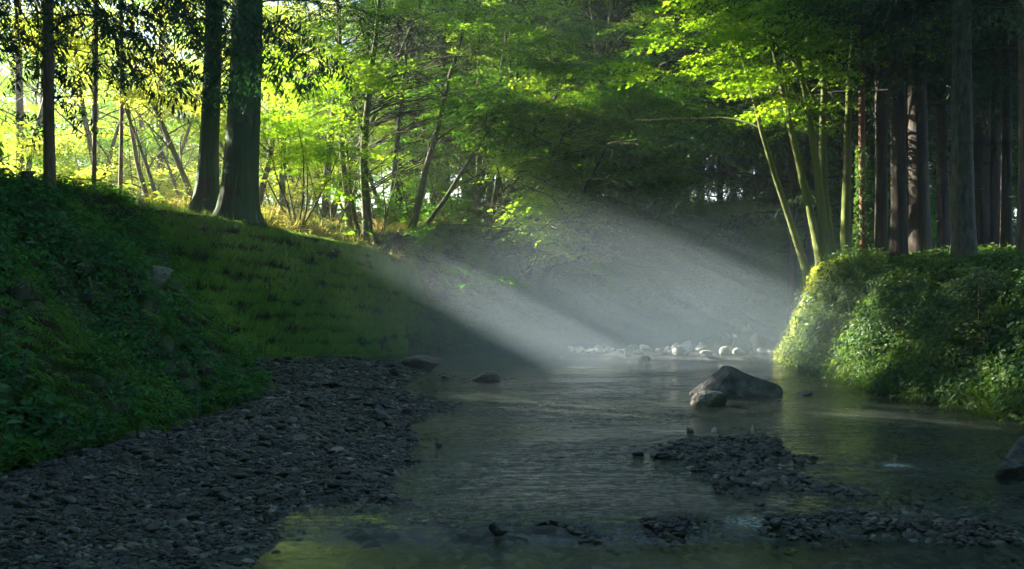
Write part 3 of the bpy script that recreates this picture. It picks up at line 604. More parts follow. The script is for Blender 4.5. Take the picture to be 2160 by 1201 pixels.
# terraced stone courses under the left bank plants
g = Geo()
foot = BL[1:8, :2]; seg = np.linalg.norm(np.diff(foot, axis=0), axis=1); cum = np.concatenate([[0], np.cumsum(seg)])
for row in range(8):
    zc = 0.12+row*0.3; s = 5.0
    while s < cum[-1]-1.2:
        wd = r.uniform(0.22, 0.42); k = min(np.searchsorted(cum, s)-1, len(seg)-1); t = (s-cum[k])/seg[k]; p = foot[k]*(1-t)+foot[k+1]*t
        nrm = np.array([-(foot[k+1]-foot[k])[1], (foot[k+1]-foot[k])[0]]); nrm /= np.linalg.norm(nrm)
        for D_ in np.linspace(0, 3.2, 30):
            if H(*(p+nrm*D_)) > zc: break
        q = p+nrm*(D_-0.05)
        if vnoise(np.array([[p[0]*0+s*0.5, row*0.6]]), 77)[0]+r.normal(0, 0.25) < -0.15: s += wd; continue
        T = stone_t(int(r.integers(1e6)), 2, 0.9, 8); Vv = T[0]/np.abs(T[0]).max(0)*[wd*0.55, 0.2, 0.17]
        a = math.atan2(*(foot[k+1]-foot[k])[::-1])+r.normal(0, 0.12); tl = r.normal(0.25, 0.15)
        Vv = np.stack([Vv[:, 0], Vv[:, 1], Vv[:, 2]+Vv[:, 0]*tl], 1)
        Vv = np.stack([Vv[:, 0]*math.cos(a)-Vv[:, 1]*math.sin(a), Vv[:, 0]*math.sin(a)+Vv[:, 1]*math.cos(a), Vv[:, 2]], 1)
        g.add(Vv+[q[0], q[1], zc+r.normal(0, 0.03)], T[1]); s += wd
o = g.build('stone_revetment', M['rock_moss'], smooth=False); tag(o, 'mossy courses of rough stones half buried under the left bank plants', 'stone wall')
g = Geo(); gf = Geo(); gg = Geo(); gb = Geo()
Q = left_near(region(20000, -13, -3.5, 5, 24, -0.05, 7, r)); dn = fbm(Q*0.9, 40, 3)
hz_ = heights(Q)[0]
hh_ = heights(Q)[0]; scatter(g, HERB, Q[(dn > -0.6+0.35*((hh_ > 0.3)&(hh_ < 2.2)))], r, 0.7, 1.7, 0.5)
Q = left_near(region(5000, -12, -3.5, 5, 23, 0.1, 6, r)); scatter(gb, HERB_BIG, Q[fbm(Q*0.7, 43, 2) > -0.05], r, 0.5, 1.5, 0.7)
Q = left_near(region(6000, -12, -3.5, 5, 23, 0.0, 6, r)); dn = fbm(Q*0.8, 41, 2); scatter(gf, FERN, Q[dn > 0.0], r, 0.6, 1.7, 0.5)
Q = left_near(region(8000, -12, -3.5, 5, 23, -0.1, 6, r)); dn = fbm(Q*0.8, 42, 2); D, _ = poly_dist(Q, BL); scatter(gg, GRASS, Q[(dn > 0.0) | (D < 0.35)], r, 0.6, 1.1, 0.7)
tag(g.build('ground_cover', M['cover']), 'small-leaved green herbs matted over the left bank', 'ground cover', kind='stuff')
tag(gb.build('leafy_weeds', M['weed']), 'broad-leaved weeds sprouting from the left bank', 'weeds', kind='stuff')
tag(gf.build('ferns', M['fern']), 'fern fronds carpeting the left bank', 'ferns', kind='stuff')
tag(gg.build('bank_grass', M['grass']), 'long grass tufts along the foot of the left bank', 'grass', kind='stuff')
rock('boulder', 320, 600, 0.75, 0.4, 'pale weathered boulder lying high on the left bank among plants', 'white_rock', seed=77, cuts=4, z0=H(-6.05, 16.8)-0.02, cat='rock', rot=0.5).location.xy = (-6.05, 16.8)

# grassy retaining wall, left, behind the near bank
WALL = np.array([(-11.8, 16.9, 4.0), (-9.75, 20.0, 3.92), (-7.6, 22.55, 3.72), (-6.1, 24.7, 3.5), (-4.5, 26.9, 3.2), (-3.35, 28.6, 3.0), (-2.75, 29.9, 2.75), (-2.3, 31.2, 2.5)])
t = np.linspace(0, len(WALL)-1, 110); wi = np.minimum(t.astype(int), len(WALL)-2); wf = (t-wi)[:, None]; WL = WALL[wi]*(1-wf)+WALL[wi+1]*wf
ker = np.ones(7)/7; WL = np.stack([np.convolve(np.pad(WL[:, c], 3, 'edge'), ker, 'valid') for c in range(3)], 1)
tan = np.gradient(WL[:, :2], axis=0); tan /= np.linalg.norm(tan, axis=1, keepdims=True); WN = np.stack([-tan[:, 1], tan[:, 0]], 1)    # towards the land
def wall_pt(u, v):
    """u 0..1 along, v 0..1 up"""
    f = u*(len(WL)-1); i = np.minimum(f.astype(int), len(WL)-2); w = (f-i)[:, None]; b = WL[i]*(1-w)+WL[i+1]*w; n = WN[i]*(1-w)+WN[i+1]*w
    fv = (v*11) % 1.0; course = 0.09*np.clip(1-fv/0.35, 0, 1)*(v < 0.995)
    off = v*0.85-0.04+course+0.04*vnoise(np.stack([u*30, v*4], 1), 50)
    return np.column_stack([b[:, :2]+n*(off[:, None]), b[:, 2]*v-0.15*(1-v)]), n
uu, vv = np.meshgrid(np.linspace(0, 1, 160), np.linspace(0, 1, 89), indexing='ij')
Pw, Nw = wall_pt(uu.ravel(), vv.ravel()); nv = 89
Vf = Pw.reshape(160, nv, 3); topb = Vf[:, -1]+np.column_stack([Nw.reshape(160, nv, 2)[:, -1]*0.5, np.zeros(160)]); botb = topb-[0, 0, 3.6]
Vall = np.concatenate([Vf, topb[:, None], botb[:, None]], 1); nn = nv+2
i, j = np.meshgrid(np.arange(159), np.arange(nn), indexing='ij'); j2 = (j+1) % nn
wall_t = thing('retaining_wall', 'long sloping stone-block river wall overgrown with grass and moss', 'retaining wall', tuple(WL[55]*[1, 1, 0]))
g = Geo(); g.add(Vall.reshape(-1, 3), np.stack([i*nn+j, (i+1)*nn+j, (i+1)*nn+j2, i*nn+j2], -1).reshape(-1, 4))
g.build('wall_face', rock_mat('mossy_wall_gap_shade', [(0.3, (0.012, 0.02, 0.008)), (0.55, (0.03, 0.055, 0.010)), (0.8, (0.06, 0.10, 0.015))], 4, 0.95, False, 1.0), wall_t, loc=WL[55]*[1, 1, 0], smooth=True)  # mossy face colour darkened to stand for shaded gaps between grass courses
n = 120000; NC = 11; u = r.random(n); cI = np.floor(r.random(n)*NC); fr_ = r.beta(2.4, 1.1, n); v = np.clip((cI+fr_+0.3*vnoise(np.stack([u*60, cI*2.3], 1), 66)+0.4*vnoise(np.stack([u*14, cI*0.7], 1), 67))/NC, 0.01, 1.0)
dn = fbm(np.stack([u*46+cI*3.7, cI*1.9], 1), 60, 3); lg = fbm(np.stack([u*9, v*3], 1), 64, 2); kk = dn+0.35*lg > -0.75*r.random(n)-0.1; u, v, dk = u[kk], v[kk], dn[kk]
Pb, Nb = wall_pt(u, v); n = len(u); T3 = np.column_stack([-Nb[:, 1], Nb[:, 0], np.zeros(n)])*-1
out3 = np.column_stack([-Nb*0.97, 0.25*np.ones(n)]); ln = r.uniform(0.12, 0.34, n)*(0.85+0.35*dk)
d1 = out3*0.95+np.array([0, 0, 0.1])-T3*0.3+r.normal(0, 0.25, (n, 3)); d1 /= np.linalg.norm(d1, axis=1, keepdims=True)
d2 = out3*0.2+np.array([0, 0, -1.0])-T3*0.6+r.normal(0, 0.2, (n, 3)); d2 /= np.linalg.norm(d2, axis=1, keepdims=True)
sd = np.cross(d1, out3+r.normal(0, 0.6, (n, 3))); sd /= np.linalg.norm(sd, axis=1, keepdims=True)+1e-6; wb = 0.009
p0 = Pb; p1 = p0+d1*ln[:, None]*0.45; p2 = p1+d2*ln[:, None]*0.85
VV = np.stack([p0-sd*wb, p0+sd*wb, p1+sd*wb, p1-sd*wb, p2+sd*0.0015, p2-sd*0.0015], 1); base = (np.arange(n)*6)[:, None]
g = Geo(); g.add(VV.reshape(-1, 3), np.concatenate([base+[0, 1, 2, 3], base+[3, 2, 4, 5]]))
o = g.build('hanging_grass', M['wall_grass'], wall_t, loc=WL[55]*[1, 1, 0]); tag(o, kind='stuff')
# grass fringe and litter on the land behind the wall
g = Geo(); n = 6500; u = r.uniform(0.05, 1, n); Pt, Nt = wall_pt(u, np.ones(n)); off = r.exponential(0.25, n)
Q = Pt[:, :2]+Nt*off[:, None]; zf = np.maximum(heights(Q)[0], Pt[:, 2]-0.02)
X = r.normal(size=(n, 3)); X[:, 2] *= 0.15; Fm = frames(X, np.array([0, 0, 1.0])+r.normal(0, 0.15, (n, 3)))*r.uniform(0.4, 0.9, n)[:, None, None]
for q in range(3): m = np.arange(n) % 3 == q; g.inst(GRASS_FINE[q], Fm[m], np.column_stack([Q, zf])[m])
Q = region(9000, -14, 0, 22, 42, 0.9, 14, r, False); Q = Q[(Q[:, 0]+Q[:, 1]*0.55 > -1)&(fbm(Q*0.6, 61, 2) > -0.2)]; scatter(g, GRASS_FINE, Q, r, 0.6, 1.4, 0.9)
tag(g.build('verge_grass', M['grass']), 'short grass along the top of the river wall', 'grass', kind='stuff')
g = Geo(); g2 = Geo()
Q = region(7000, -13, 2.5, 27, 46, 1.0, 16, r, False); dn = fbm(Q*0.5, 62, 2)
scatter(g, HERB+GRASS, Q[dn > 0.0], r, 0.9, 2.2, 0.85); 
tag(g.build('dry_undergrowth', M['straw']), 'tangled straw-coloured undergrowth on the sunlit slope behind the wall', 'undergrowth', kind='stuff')
Q = region(12000, -3.4, 20, 28, 44, -0.05, 9, r, False); dn = fbm(Q*0.5, 63, 2); Q = Q[(Q[:, 1] > 29.5) & (dn > -0.6)]
scatter(g2, HERB+HERB_BIG+FERN, Q, r, 1.1, 2.4, 0.6, cull=True)
Q = region(14000, -3.4, 16, 29, 42, -0.05, 7, r, False); Q = Q[(Q[:, 1] > 29.5)]; scatter(g2, HERB+FERN, Q, r, 0.7, 1.5, 0.5)
Q = region(9000, -30, -2, 30, 60, 2.0, 60, r, False); Q = Q[fbm(Q*0.25, 64, 2) > 0.1]; scatter(g2, HERB_BIG, Q, r, 1.2, 3.2, 0.8, cull=True)
tag(g2.build('undergrowth', M['broad']), 'dark leafy undergrowth covering the far bank', 'undergrowth', kind='stuff')
# right bank
g = Geo(); gg = Geo(); gf = Geo(); gs = Geo()
def right(Q):
    D = poly_dist(Q, BL)[0]; return Q[(Q[:, 0] > 6.2) & (Q[:, 1] < 31) & ~((Q[:, 1] > 24.6+0.5*vnoise(Q*1.5, 90)) & (D < 1.3))]
Q = right(region(19000, 6, 14, 11, 31, -0.12, 5.0, r)); dn = fbm(Q*0.8, 70, 2); scatter(g, HERB, Q[dn > -0.25], r, 0.7, 2.2, 0.35)
Q = right(region(5200, 6, 13, 11, 31, 0.0, 4.0, r)); scatter(g, HERB_BIG, Q, r, 0.4, 1.1, 0.4)
Q = right(region(8500, 6, 13, 11, 31, -0.1, 4.0, r)); scatter(gf, FERN, Q[fbm(Q*0.9, 71, 2) > -0.1], r, 0.7, 1.7, 0.4)
Q = right(region(8000, 6, 14, 11, 31, -0.2, 4.5, r)); dn = fbm(Q*0.9, 72, 2); D, _ = poly_dist(Q, BL); scatter(gg, GRASS, Q[(dn > 0.15) | (D < 0.2)], r, 0.8, 2.1, 0.5)
Q = region(9000, 6, 10, 24, 30, -0.1, 1.6, r); Q = Q[Q[:, 1] > 24.2]; scatter(gs, GRASS_FINE+GRASS_FINE+HERB, Q, r, 0.6, 1.1, 0.3)
Q = right(region(5000, 7, 34, 12, 60, 2.0, 40, r, False)); scatter(gf, FERN+HERB_BIG, Q, r, 0.7, 1.6, 0.8)
tag(g.build('ground_cover', M['cover_r']), 'thick leafy plants hanging down the right bank', 'ground cover', kind='stuff')
tag(gf.build('ferns', M['cover_r']), 'ferns on the right bank and under its trees', 'ferns', kind='stuff')
tag(gg.build('bank_grass', M['grass']), 'long arching grass on the right bank', 'grass', kind='stuff')
tag(gs.build('moss_and_grass', M['maple_pale']), 'bright yellow-green moss and herbs on the sunlit end of the right bank', 'moss', kind='stuff')

# ------------------------------------------------------------------ trees
def crown_build(name, pos, dirs, kind, m, parent, base, r, scale=1.0, cull=True, jit=0.25, ups=None):
    pos = np.array(pos); dirs = np.array(dirs)
    if cull and len(pos):
        k = keep(pos+dirs*0.35*scale, r, pad=0.3); pos, dirs = pos[k], dirs[k]
    n = len(pos)
    if n == 0: return None
    Mx = frames(dirs, np.array([0, 0, 1.0])+r.normal(0, jit, (n, 3)))*(scale*1.15*r.uniform(0.75, 1.3, n))[:, None, None]
    g = Geo(); kk = r.integers(0, 4, n)
    for q in range(4): g.inst(SPR[kind][q], Mx[kk == q], pos[kk == q])
    return g.build(name, m, parent, loc=base)
def broadleaf(name, base, label, stems, bark='maple_bark', leaf='maple', kind='maple', seed=1, limbs=9, limb_len=3.5, subs=8, sprays=2, f0=0.25, group=None, cull=True, spray_scale=1.0, az=None, limb_up=0.7, flat=0.12, droop=-0.01, cat='tree', crown_name='crown', trunk_name='trunk', zmin=None):
    """stems: list of (direction, length, radius, bend)"""
    r = np.random.default_rng(seed); base = np.array(base, float); t = thing(name, label, cat, tuple(base), group)
    wood = Geo(); br = Geo(); pos, dirs = [], []
    for si, (sd_, L_, rad, bend) in enumerate(stems):
        off = np.array([(-0.12, 0.08, 0.28, -0.22, 0.48)[si % 5], r.normal(0, 0.2), -0.4]) if name == 'maple_clump' else np.array([r.normal(0, rad*1.2), r.normal(0, rad*1.2), -0.25]) if len(stems) > 1 else np.array([0, 0, -0.25])
        P = path(base+off, sd_, L_, 14, r, bend, 0.05); rr = rad*(1-np.linspace(0, 1, 15)*0.8); rr[0] *= 1.5; rr[1] *= 1.12
        tube(wood, P, rr, 10, 3, seed)
        for k in range(limbs):
            f = f0+(1-f0)*(k+0.5*r.random())/limbs; p, d = along(P, min(f, 0.99))
            a = (k*2.4+seed+r.normal(0, 0.3)) if az is None else r.normal(az[0], az[1])
            ld = np.array([math.cos(a), math.sin(a), limb_up*r.uniform(0.5, 1.3)])+d*0.4
            LL = limb_len*(1-0.45*f)*r.uniform(0.75, 1.2); lr = rad*(1-f*0.75)*0.42
            Q = path(p, ld, LL, 9, r, droop, 0.10, flat); tube(br, Q, np.maximum(lr*(1-np.linspace(0, 1, 10)*0.85), 0.005), 6)
            for s in range(subs):
                fs = 0.2+0.8*(s+r.random()*0.6)/subs; p2, d2 = along(Q, min(fs, 0.99)); sg = 1 if s % 2 else -1; aa = sg*r.uniform(0.35, 1.1)
                dd = np.array([d2[0]*math.cos(aa)-d2[1]*math.sin(aa), d2[0]*math.sin(aa)+d2[1]*math.cos(aa), d2[2]*0.4+r.normal(0.03, 0.14)])
                SL = LL*0.38*(1.1-fs*0.6)*r.uniform(0.7, 1.2); Z = path(p2, dd, SL, 5, r, droop, 0.10, 0.15)
                if cull and not open_pt(Z[-1], 0.1): continue
                tube(br, Z, np.maximum(lr*0.3*(1-np.linspace(0, 1, 6)*0.8), 0.003), 4)
                for q in range(sprays):
                    p3, d3 = along(Z, min(0.35+0.64*(q+r.random())/sprays, 0.99)); b = r.normal(0, 0.6)
                    pos.append(p3+r.normal(0, 0.07, 3)); dirs.append([d3[0]*math.cos(b)-d3[1]*math.sin(b), d3[0]*math.sin(b)+d3[1]*math.cos(b), d3[2]*0.3-0.06])
            pos.append(Q[-1]); dirs.append((Q[-1]-Q[-2])/np.linalg.norm(Q[-1]-Q[-2]))
    wood.build(trunk_name, M[bark], t, loc=base, smooth=True); br.build('branches', M[bark] if bark != 'cedar_moss' else M['maple_bark'], t, loc=base, smooth=True)
    pos = np.array(pos); dirs = np.array(dirs)
    if zmin is not None: k = pos[:, 2] > zmin; pos, dirs = pos[k], dirs[k]
    crown_build(crown_name, pos, dirs, kind, M[leaf], t, base, r, spray_scale, cull)
    return t
def cedar(name, base, label, height, rad, c0, seed=1, bl=3.0, nb=70, per=6, bark='cedar_bark', kind='needle', group=None, cull=False, lean=(0, 0), flare=1.45, scale=1.3, leaf='needle', dead=10, droop=-0.05, sides=14, sector=None):
    r = np.random.default_rng(seed); base = np.array(base, float); t = thing(name, label, 'tree', tuple(base), group); g = Geo(); br = Geo()
    z = np.concatenate([[-0.3, 0, 0.15, 0.4, 0.8, 1.5], np.linspace(2.5, height, 22)]) if height > 3 else np.linspace(-0.1, height, 12); rr = rad*(1-0.78*np.clip(z, 0, None)/height)
    rr *= 1+(flare-1)*np.exp(-np.clip(z, 0, None)/0.45); P = np.column_stack([lean[0]*z/10+0.03*np.sin(z*0.6+seed), lean[1]*z/10+0.03*np.cos(z*0.5+seed), z])+base
    tube(g, P, rr, sides, 4, seed); pos, dirs = [], []
    for k in range(nb):
        f = (k+r.random())/nb; zz = c0+(height-c0)*f; i = np.searchsorted(z, zz); p = P[min(i, len(P)-1)]*1.0; p[2] = base[2]+zz; p[:2] = P[min(i, len(P)-1)][:2]; a = k*2.39+r.normal(0, 0.3)
        if sector is not None: a = sector[0]+sector[1]*math.sin(k*1.7)
        L_ = bl*(1-f)**0.6*r.uniform(0.6, 1.15)+min(0.3, bl*0.1); Q = path(p, [math.cos(a), math.sin(a), 0.25], L_, 7, r, droop, 0.06)
        tube(br, Q, np.maximum(min(0.035, rad*0.3)*(L_/bl)*(1-np.linspace(0, 1, 8)*0.85), min(0.004, rad*0.1)), 4)
        for q in range(per):
            p3, d3 = along(Q, min(0.2+0.8*(q+r.random())/per, 0.99)); b = (1 if q % 2 else -1)*r.uniform(0.2, 0.9)
            pos.append(p3); dirs.append([d3[0]*math.cos(b)-d3[1]*math.sin(b), d3[0]*math.sin(b)+d3[1]*math.cos(b), d3[2]-0.15])
    for k in range(dead):
        zz = r.uniform(min(1.5, c0*0.5), c0); a = r.uniform(0, 6.28); i = np.searchsorted(z, zz); p = P[i].copy(); p[2] = base[2]+zz
        Q = path(p, [math.cos(a), math.sin(a), -0.1], r.uniform(0.3, 1.3), 5, r, -0.03, 0.12); tube(br, Q, 0.012*(1-np.linspace(0, 1, 6)*0.8), 4)
    g.build('trunk', M[bark], t, loc=base, smooth=True); br.build('branches', M['cedar_bark'], t, loc=base)
    crown_build('crown', pos, dirs, kind, M[leaf], t, base, r, scale, cull, 0.4)
    return t

# --- left: slim pale conifer, post, the two great cedars
b = at(107, 15.9, 404)
cedar('slim_conifer', b, 'slim straight pale-barked conifer on the left bank beside the short post', 16, 0.088, 2.5, 3, 3.0, 70, 9, 'pale_bark', bl and 'needle' if (bl := 1) else '', lean=(0.0, 0), flare=1.2, scale=1.15, dead=8, droop=-0.09)
g = Geo(); b = at(57, 15.4, 396); tube(g, [b+[0, 0, -0.3], b, b+[0, 0, 0.245], b+[0, 0, 0.25]], [0.085, 0.082, 0.078, 0.07], 12, cap=True)
o = g.build('wooden_post', M['post'], loc=b, smooth=False); tag(o, 'short dark wooden post at the top of the left bank', 'post')
b = at(437, 27.2); b[2] = H(b[0], b[1])
cedar('great_cedar', b, 'slimmer great cedar trunk standing just left of its thicker twin', 27, 0.26, 7.5, 5, 4.2, 66, 8, 'cedar_moss', flare=1.9, lean=(0.3, 0), scale=1.5, cull=True, sides=28)
b = at(500, 25.9); b[2] = H(b[0], b[1])-0.05
big_t = cedar('great_cedar', b, 'thickest mossy cedar trunk on the river wall beside its slimmer twin', 29, 0.43, 5.6, 6, 4.8, 80, 9, 'cedar_moss', flare=1.5, lean=(0.5, 0), scale=1.5, cull=True, sides=28)
for k, (x, y, c0_, lb) in enumerate([(-12.1, 28.9, 7.5, 'tall shade tree added a little right of the slim conifer, behind the bank'), (-12.3, 31.3, 8, 'tall shade tree added midway between the slim conifer and the great cedars'), (-19.2, 38.8, 10.5, 'distant dark shade tree added left of the slim conifer, behind the post'),
        (-17.4, 41.6, 10.5, 'distant dark shade tree added right of the slim conifer among maples'), (-15.6, 44.2, 10.5, 'distant dark shade tree added nearest the left side of the great cedars'), (-20.5, 43.5, 11, 'farthest dark shade tree added half behind the slim conifer')]):
    cedar('tall_cedar', (x, y, H(x, y)), lb, 23, 0.065 if k < 2 else 0.16, c0_, 400+k, 3.4, 80, 8, 'pale_bark' if k < 2 else 'cedar_bark', kind='coarse', scale=1.4, cull=True, dead=6, leaf='broad', sides=10)  # added trees: their high crowns shade the upper mist and the right bank
# evergreen oak whose dark branches hang before the great cedars
ob = np.array([-9.4, 20.9, H(-9.4, 20.9)])
def hanging_oak():
    r = np.random.default_rng(15); base = at(-120, 21.5); base[2] = H(base[0], base[1])
    t = thing('evergreen_oak', 'dark narrow-leaved oak boughs hanging from the left before the great cedars', 'tree', tuple(base)); w = Geo(); br = Geo(); pos, dirs = [], []
    P = path(base-[0, 0, .3], [0.05, 0, 1], 13, 14, r, 0.1, 0.03); tube(w, P, 0.26*(1-np.linspace(0, 1, 15)*0.7), 12, 3)
    # (target px, py, depth)
    tg = [(700, 150, 20.5), (640, 200, 21), (520, 210, 20), (470, 130, 20.5), (500, 200, 20.3), (450, 230, 20.8), (540, 130, 20.6), (370, 215, 20), (300, 190, 19.5), (560, 90, 21), (210, 150, 19), (660, 95, 20.5), (430, 60, 20), (130, 230, 20), (250, 100, 20), (60, 120, 20)]
    for px, py, d in tg:
        e = at(px, d, py); s, _ = along(P, 0.5+0.3*r.random()); mid = (s+e)/2+[0, 0, 0.9]; tt = np.linspace(0, 1, 12)[:, None]
        Q = (1-tt)**2*s+2*tt*(1-tt)*mid+tt**2*e+np.concatenate([[[0, 0, 0]], r.normal(0, 0.04, (10, 3)), [[0, 0, 0]]]); tube(br, Q, 0.04*(1-np.linspace(0, 1, 12)*0.85), 6)
        for k in range(11):
            f = 0.62+0.38*k/11; p2, d2 = along(Q, f); aa = (1 if k % 2 else -1)*r.uniform(0.5, 1.3)
            dd = [d2[0]*math.cos(aa)-d2[1]*math.sin(aa), d2[0]*math.sin(aa)+d2[1]*math.cos(aa), r.normal(-0.25, 0.2)]
            Z = path(p2, dd, r.uniform(0.4, 0.9), 5, r, -0.07, 0.1); tube(br, Z, 0.008*(1-np.linspace(0, 1, 6)*0.7), 4)
            for q in range(2): p3, d3 = along(Z, r.uniform(0.25, 0.95)); pos.append(p3); dirs.append(d3+r.normal(0, 0.25, 3))
    w.build('trunk', M['maple_bark'], t, loc=base, smooth=True); br.build('branches', M['cedar_bark'], t, loc=base, smooth=True)
    crown_build('crown', pos, dirs, 'lance', M['lance'], t, base, r, 1.0, False)
hanging_oak()

# --- sunlit maples and shrubs behind the wall
up = (0, 0, 1)
def M_(px, d, label, stems, **k):
    b = at(px, d); return broadleaf(k.pop('name', 'maple_tree'), b, label, stems, **k)
M_(770, 31.5, 'leaning mossy-trunked maple just right of the great cedars', [((0.05, 0, 1), 9.5, 0.17, 0.02), ((-0.35, 0.1, 1), 5, 0.08, 0.1)], seed=21, limbs=13, limb_len=4.6, f0=0.33, sprays=5, subs=9)
M_(875, 34, 'spreading maple whose long bare-limbed branches sweep right over the dim bank', [((0.45, -0.05, 1), 10, 0.12, 0.03), ((0.7, -0.1, 0.75), 7.5, 0.10, 0.03)], sprays=3, seed=22, limbs=10, limb_len=4.6, az=(-0.3, 1.3), f0=0.25)
M_(1010, 34.8, 'low arching maple hanging over the mist at middle', [((0.6, -0.25, 0.9), 7, 0.13, 0.0), ((0.9, -0.35, 0.55), 6, 0.12, 0.0), ((0.2, -0.2, 1), 7.5, 0.12, 0.03)], seed=23, limbs=10, limb_len=4.4, az=(-0.6, 0.9), f0=0.2, limb_up=0.35, droop=-0.04, subs=10, leaf='broad', kind='maple')
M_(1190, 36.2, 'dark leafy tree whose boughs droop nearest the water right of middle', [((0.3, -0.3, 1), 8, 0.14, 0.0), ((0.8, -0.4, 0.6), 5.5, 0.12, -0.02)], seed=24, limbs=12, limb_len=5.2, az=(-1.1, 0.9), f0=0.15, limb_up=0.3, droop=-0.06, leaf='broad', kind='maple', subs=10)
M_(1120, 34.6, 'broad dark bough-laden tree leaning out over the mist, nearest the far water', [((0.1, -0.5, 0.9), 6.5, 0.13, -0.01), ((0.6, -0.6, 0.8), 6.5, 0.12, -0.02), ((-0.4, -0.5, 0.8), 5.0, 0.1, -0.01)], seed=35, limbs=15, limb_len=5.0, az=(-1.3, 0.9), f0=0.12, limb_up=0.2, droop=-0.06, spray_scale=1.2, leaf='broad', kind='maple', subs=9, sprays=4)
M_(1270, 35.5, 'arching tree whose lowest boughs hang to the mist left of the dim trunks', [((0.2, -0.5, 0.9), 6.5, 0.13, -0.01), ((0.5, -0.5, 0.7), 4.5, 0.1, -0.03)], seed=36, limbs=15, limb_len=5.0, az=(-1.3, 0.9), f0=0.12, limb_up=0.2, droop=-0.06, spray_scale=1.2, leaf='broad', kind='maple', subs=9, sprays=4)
M_(820, 38.5, 'leafy maple filling the space between the leaning and the spreading maples', [((0.1, -0.1, 1), 11, 0.11, 0.02), ((-0.3, -0.1, 1), 9, 0.09, 0.03)], seed=37, limbs=14, limb_len=4.4, f0=0.12, leaf='maple', sprays=4)
M_(990, 38, 'leafy maple directly behind the low arching maple', [((0.1, -0.2, 1), 11, 0.12, 0.02), ((0.4, -0.2, 1), 8, 0.09, 0.03)], seed=38, limbs=14, limb_len=4.4, f0=0.12, leaf='broad', sprays=4)
M_(1320, 37.5, 'leafy maple beside the young cedars right of the drooping boughs', [((-0.1, -0.2, 1), 10, 0.12, 0.02)], seed=39, limbs=14, limb_len=4.2, f0=0.15, leaf='broad', sprays=4)
for k, (px, d, hh, lf, lb) in enumerate([(700, 33.5, 2.6, 'maple', 'sunlit bush at the foot of the leaning maple'), (800, 33, 2.8, 'broad', 'leafy bush right of the leaning maple foot'), (880, 35.5, 3.2, 'broad', 'dark bush under the spreading maple'), (960, 36, 3.4, 'broad', 'second dark bush under the spreading maple, further right'),
    (1060, 37.5, 3.6, 'broad', 'dark bush on the far bank at middle'), (1180, 39, 3.6, 'broad', 'dark bush behind the drooping boughs'), (1300, 39.5, 3.4, 'broad', 'dark bush where the dim trunks begin'), (480, 36, 2.8, 'maple_pale', 'pale bush hidden partly by the great cedars'),
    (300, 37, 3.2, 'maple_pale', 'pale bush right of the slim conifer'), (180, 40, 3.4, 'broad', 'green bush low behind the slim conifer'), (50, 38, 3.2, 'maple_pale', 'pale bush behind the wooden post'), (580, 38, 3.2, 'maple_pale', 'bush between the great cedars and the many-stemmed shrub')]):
    M_(px, d, lb, [((math.cos(a)*0.5, math.sin(a)*0.5, 1), hh, 0.04, 0.02) for a in (0.3, 1.9, 3.3, 4.8)], name='bush', cat='bush', seed=300+k, limbs=6, limb_len=2.0, f0=0.08, subs=6, sprays=2, leaf=lf, kind='leafy', limb_up=0.5)
M_(630, 29.6, 'many-stemmed shrub with fine leaves between the great cedars and the leaning maple', [((math.cos(a)*0.45, math.sin(a)*0.45, 1), 3.6, 0.035, 0.03) for a in (0, 1.1, 2.2, 3.1, 4.0, 5.2)], name='shrub', cat='shrub', seed=25, limbs=6, limb_len=1.7, f0=0.3, subs=5, sprays=1, leaf='maple', spray_scale=0.8)
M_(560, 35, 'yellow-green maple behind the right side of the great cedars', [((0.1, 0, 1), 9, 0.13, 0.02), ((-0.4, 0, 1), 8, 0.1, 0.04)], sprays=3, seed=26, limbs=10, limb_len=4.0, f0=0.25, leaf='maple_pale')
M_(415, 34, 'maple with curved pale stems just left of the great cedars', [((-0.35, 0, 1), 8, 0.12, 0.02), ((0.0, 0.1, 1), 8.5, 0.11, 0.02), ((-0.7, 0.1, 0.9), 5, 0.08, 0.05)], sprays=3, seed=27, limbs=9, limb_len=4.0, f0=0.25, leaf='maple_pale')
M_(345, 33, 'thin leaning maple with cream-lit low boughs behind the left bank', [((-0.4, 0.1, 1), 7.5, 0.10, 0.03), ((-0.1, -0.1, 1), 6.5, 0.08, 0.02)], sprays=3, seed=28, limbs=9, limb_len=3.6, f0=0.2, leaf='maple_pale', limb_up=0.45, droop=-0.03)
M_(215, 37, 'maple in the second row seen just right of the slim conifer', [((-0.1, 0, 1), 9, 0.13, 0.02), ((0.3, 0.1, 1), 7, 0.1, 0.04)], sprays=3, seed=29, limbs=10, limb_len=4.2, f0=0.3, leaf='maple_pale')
M_(30, 39, 'maple filling the far left edge beyond the post', [((0.1, 0, 1), 9.5, 0.14, 0.02), ((-0.3, 0.1, 1), 8, 0.11, 0.04)], sprays=3, seed=30, limbs=11, limb_len=4.5, f0=0.22, leaf='maple')
M_(690, 37, 'tall maple standing behind the leaning maple', [((0.0, 0, 1), 13, 0.16, 0.02), ((0.35, 0, 1), 10, 0.12, 0.03)], seed=31, limbs=13, limb_len=4.8, f0=0.25, leaf='maple', sprays=4)
M_(905, 42, 'tall green tree behind the spreading maple', [((0.0, 0, 1), 14, 0.2, 0.02), ((0.3, 0, 1), 11, 0.14, 0.03)], sprays=3, seed=32, limbs=13, limb_len=5.0, f0=0.2, leaf='broad', kind='maple')
M_(1080, 40, 'tall maple crowning the top of the picture at middle', [((0.1, -0.1, 1), 14, 0.2, 0.02), ((0.5, -0.2, 1), 11, 0.14, 0.03)], sprays=3, seed=33, limbs=13, limb_len=5.0, f0=0.35, leaf='maple')
M_(1250, 38.5, 'bright maple bough tree high to the right of middle', [((0.1, -0.2, 1), 13, 0.18, 0.02)], sprays=3, seed=34, limbs=14, limb_len=5.0, f0=0.45, leaf='maple')
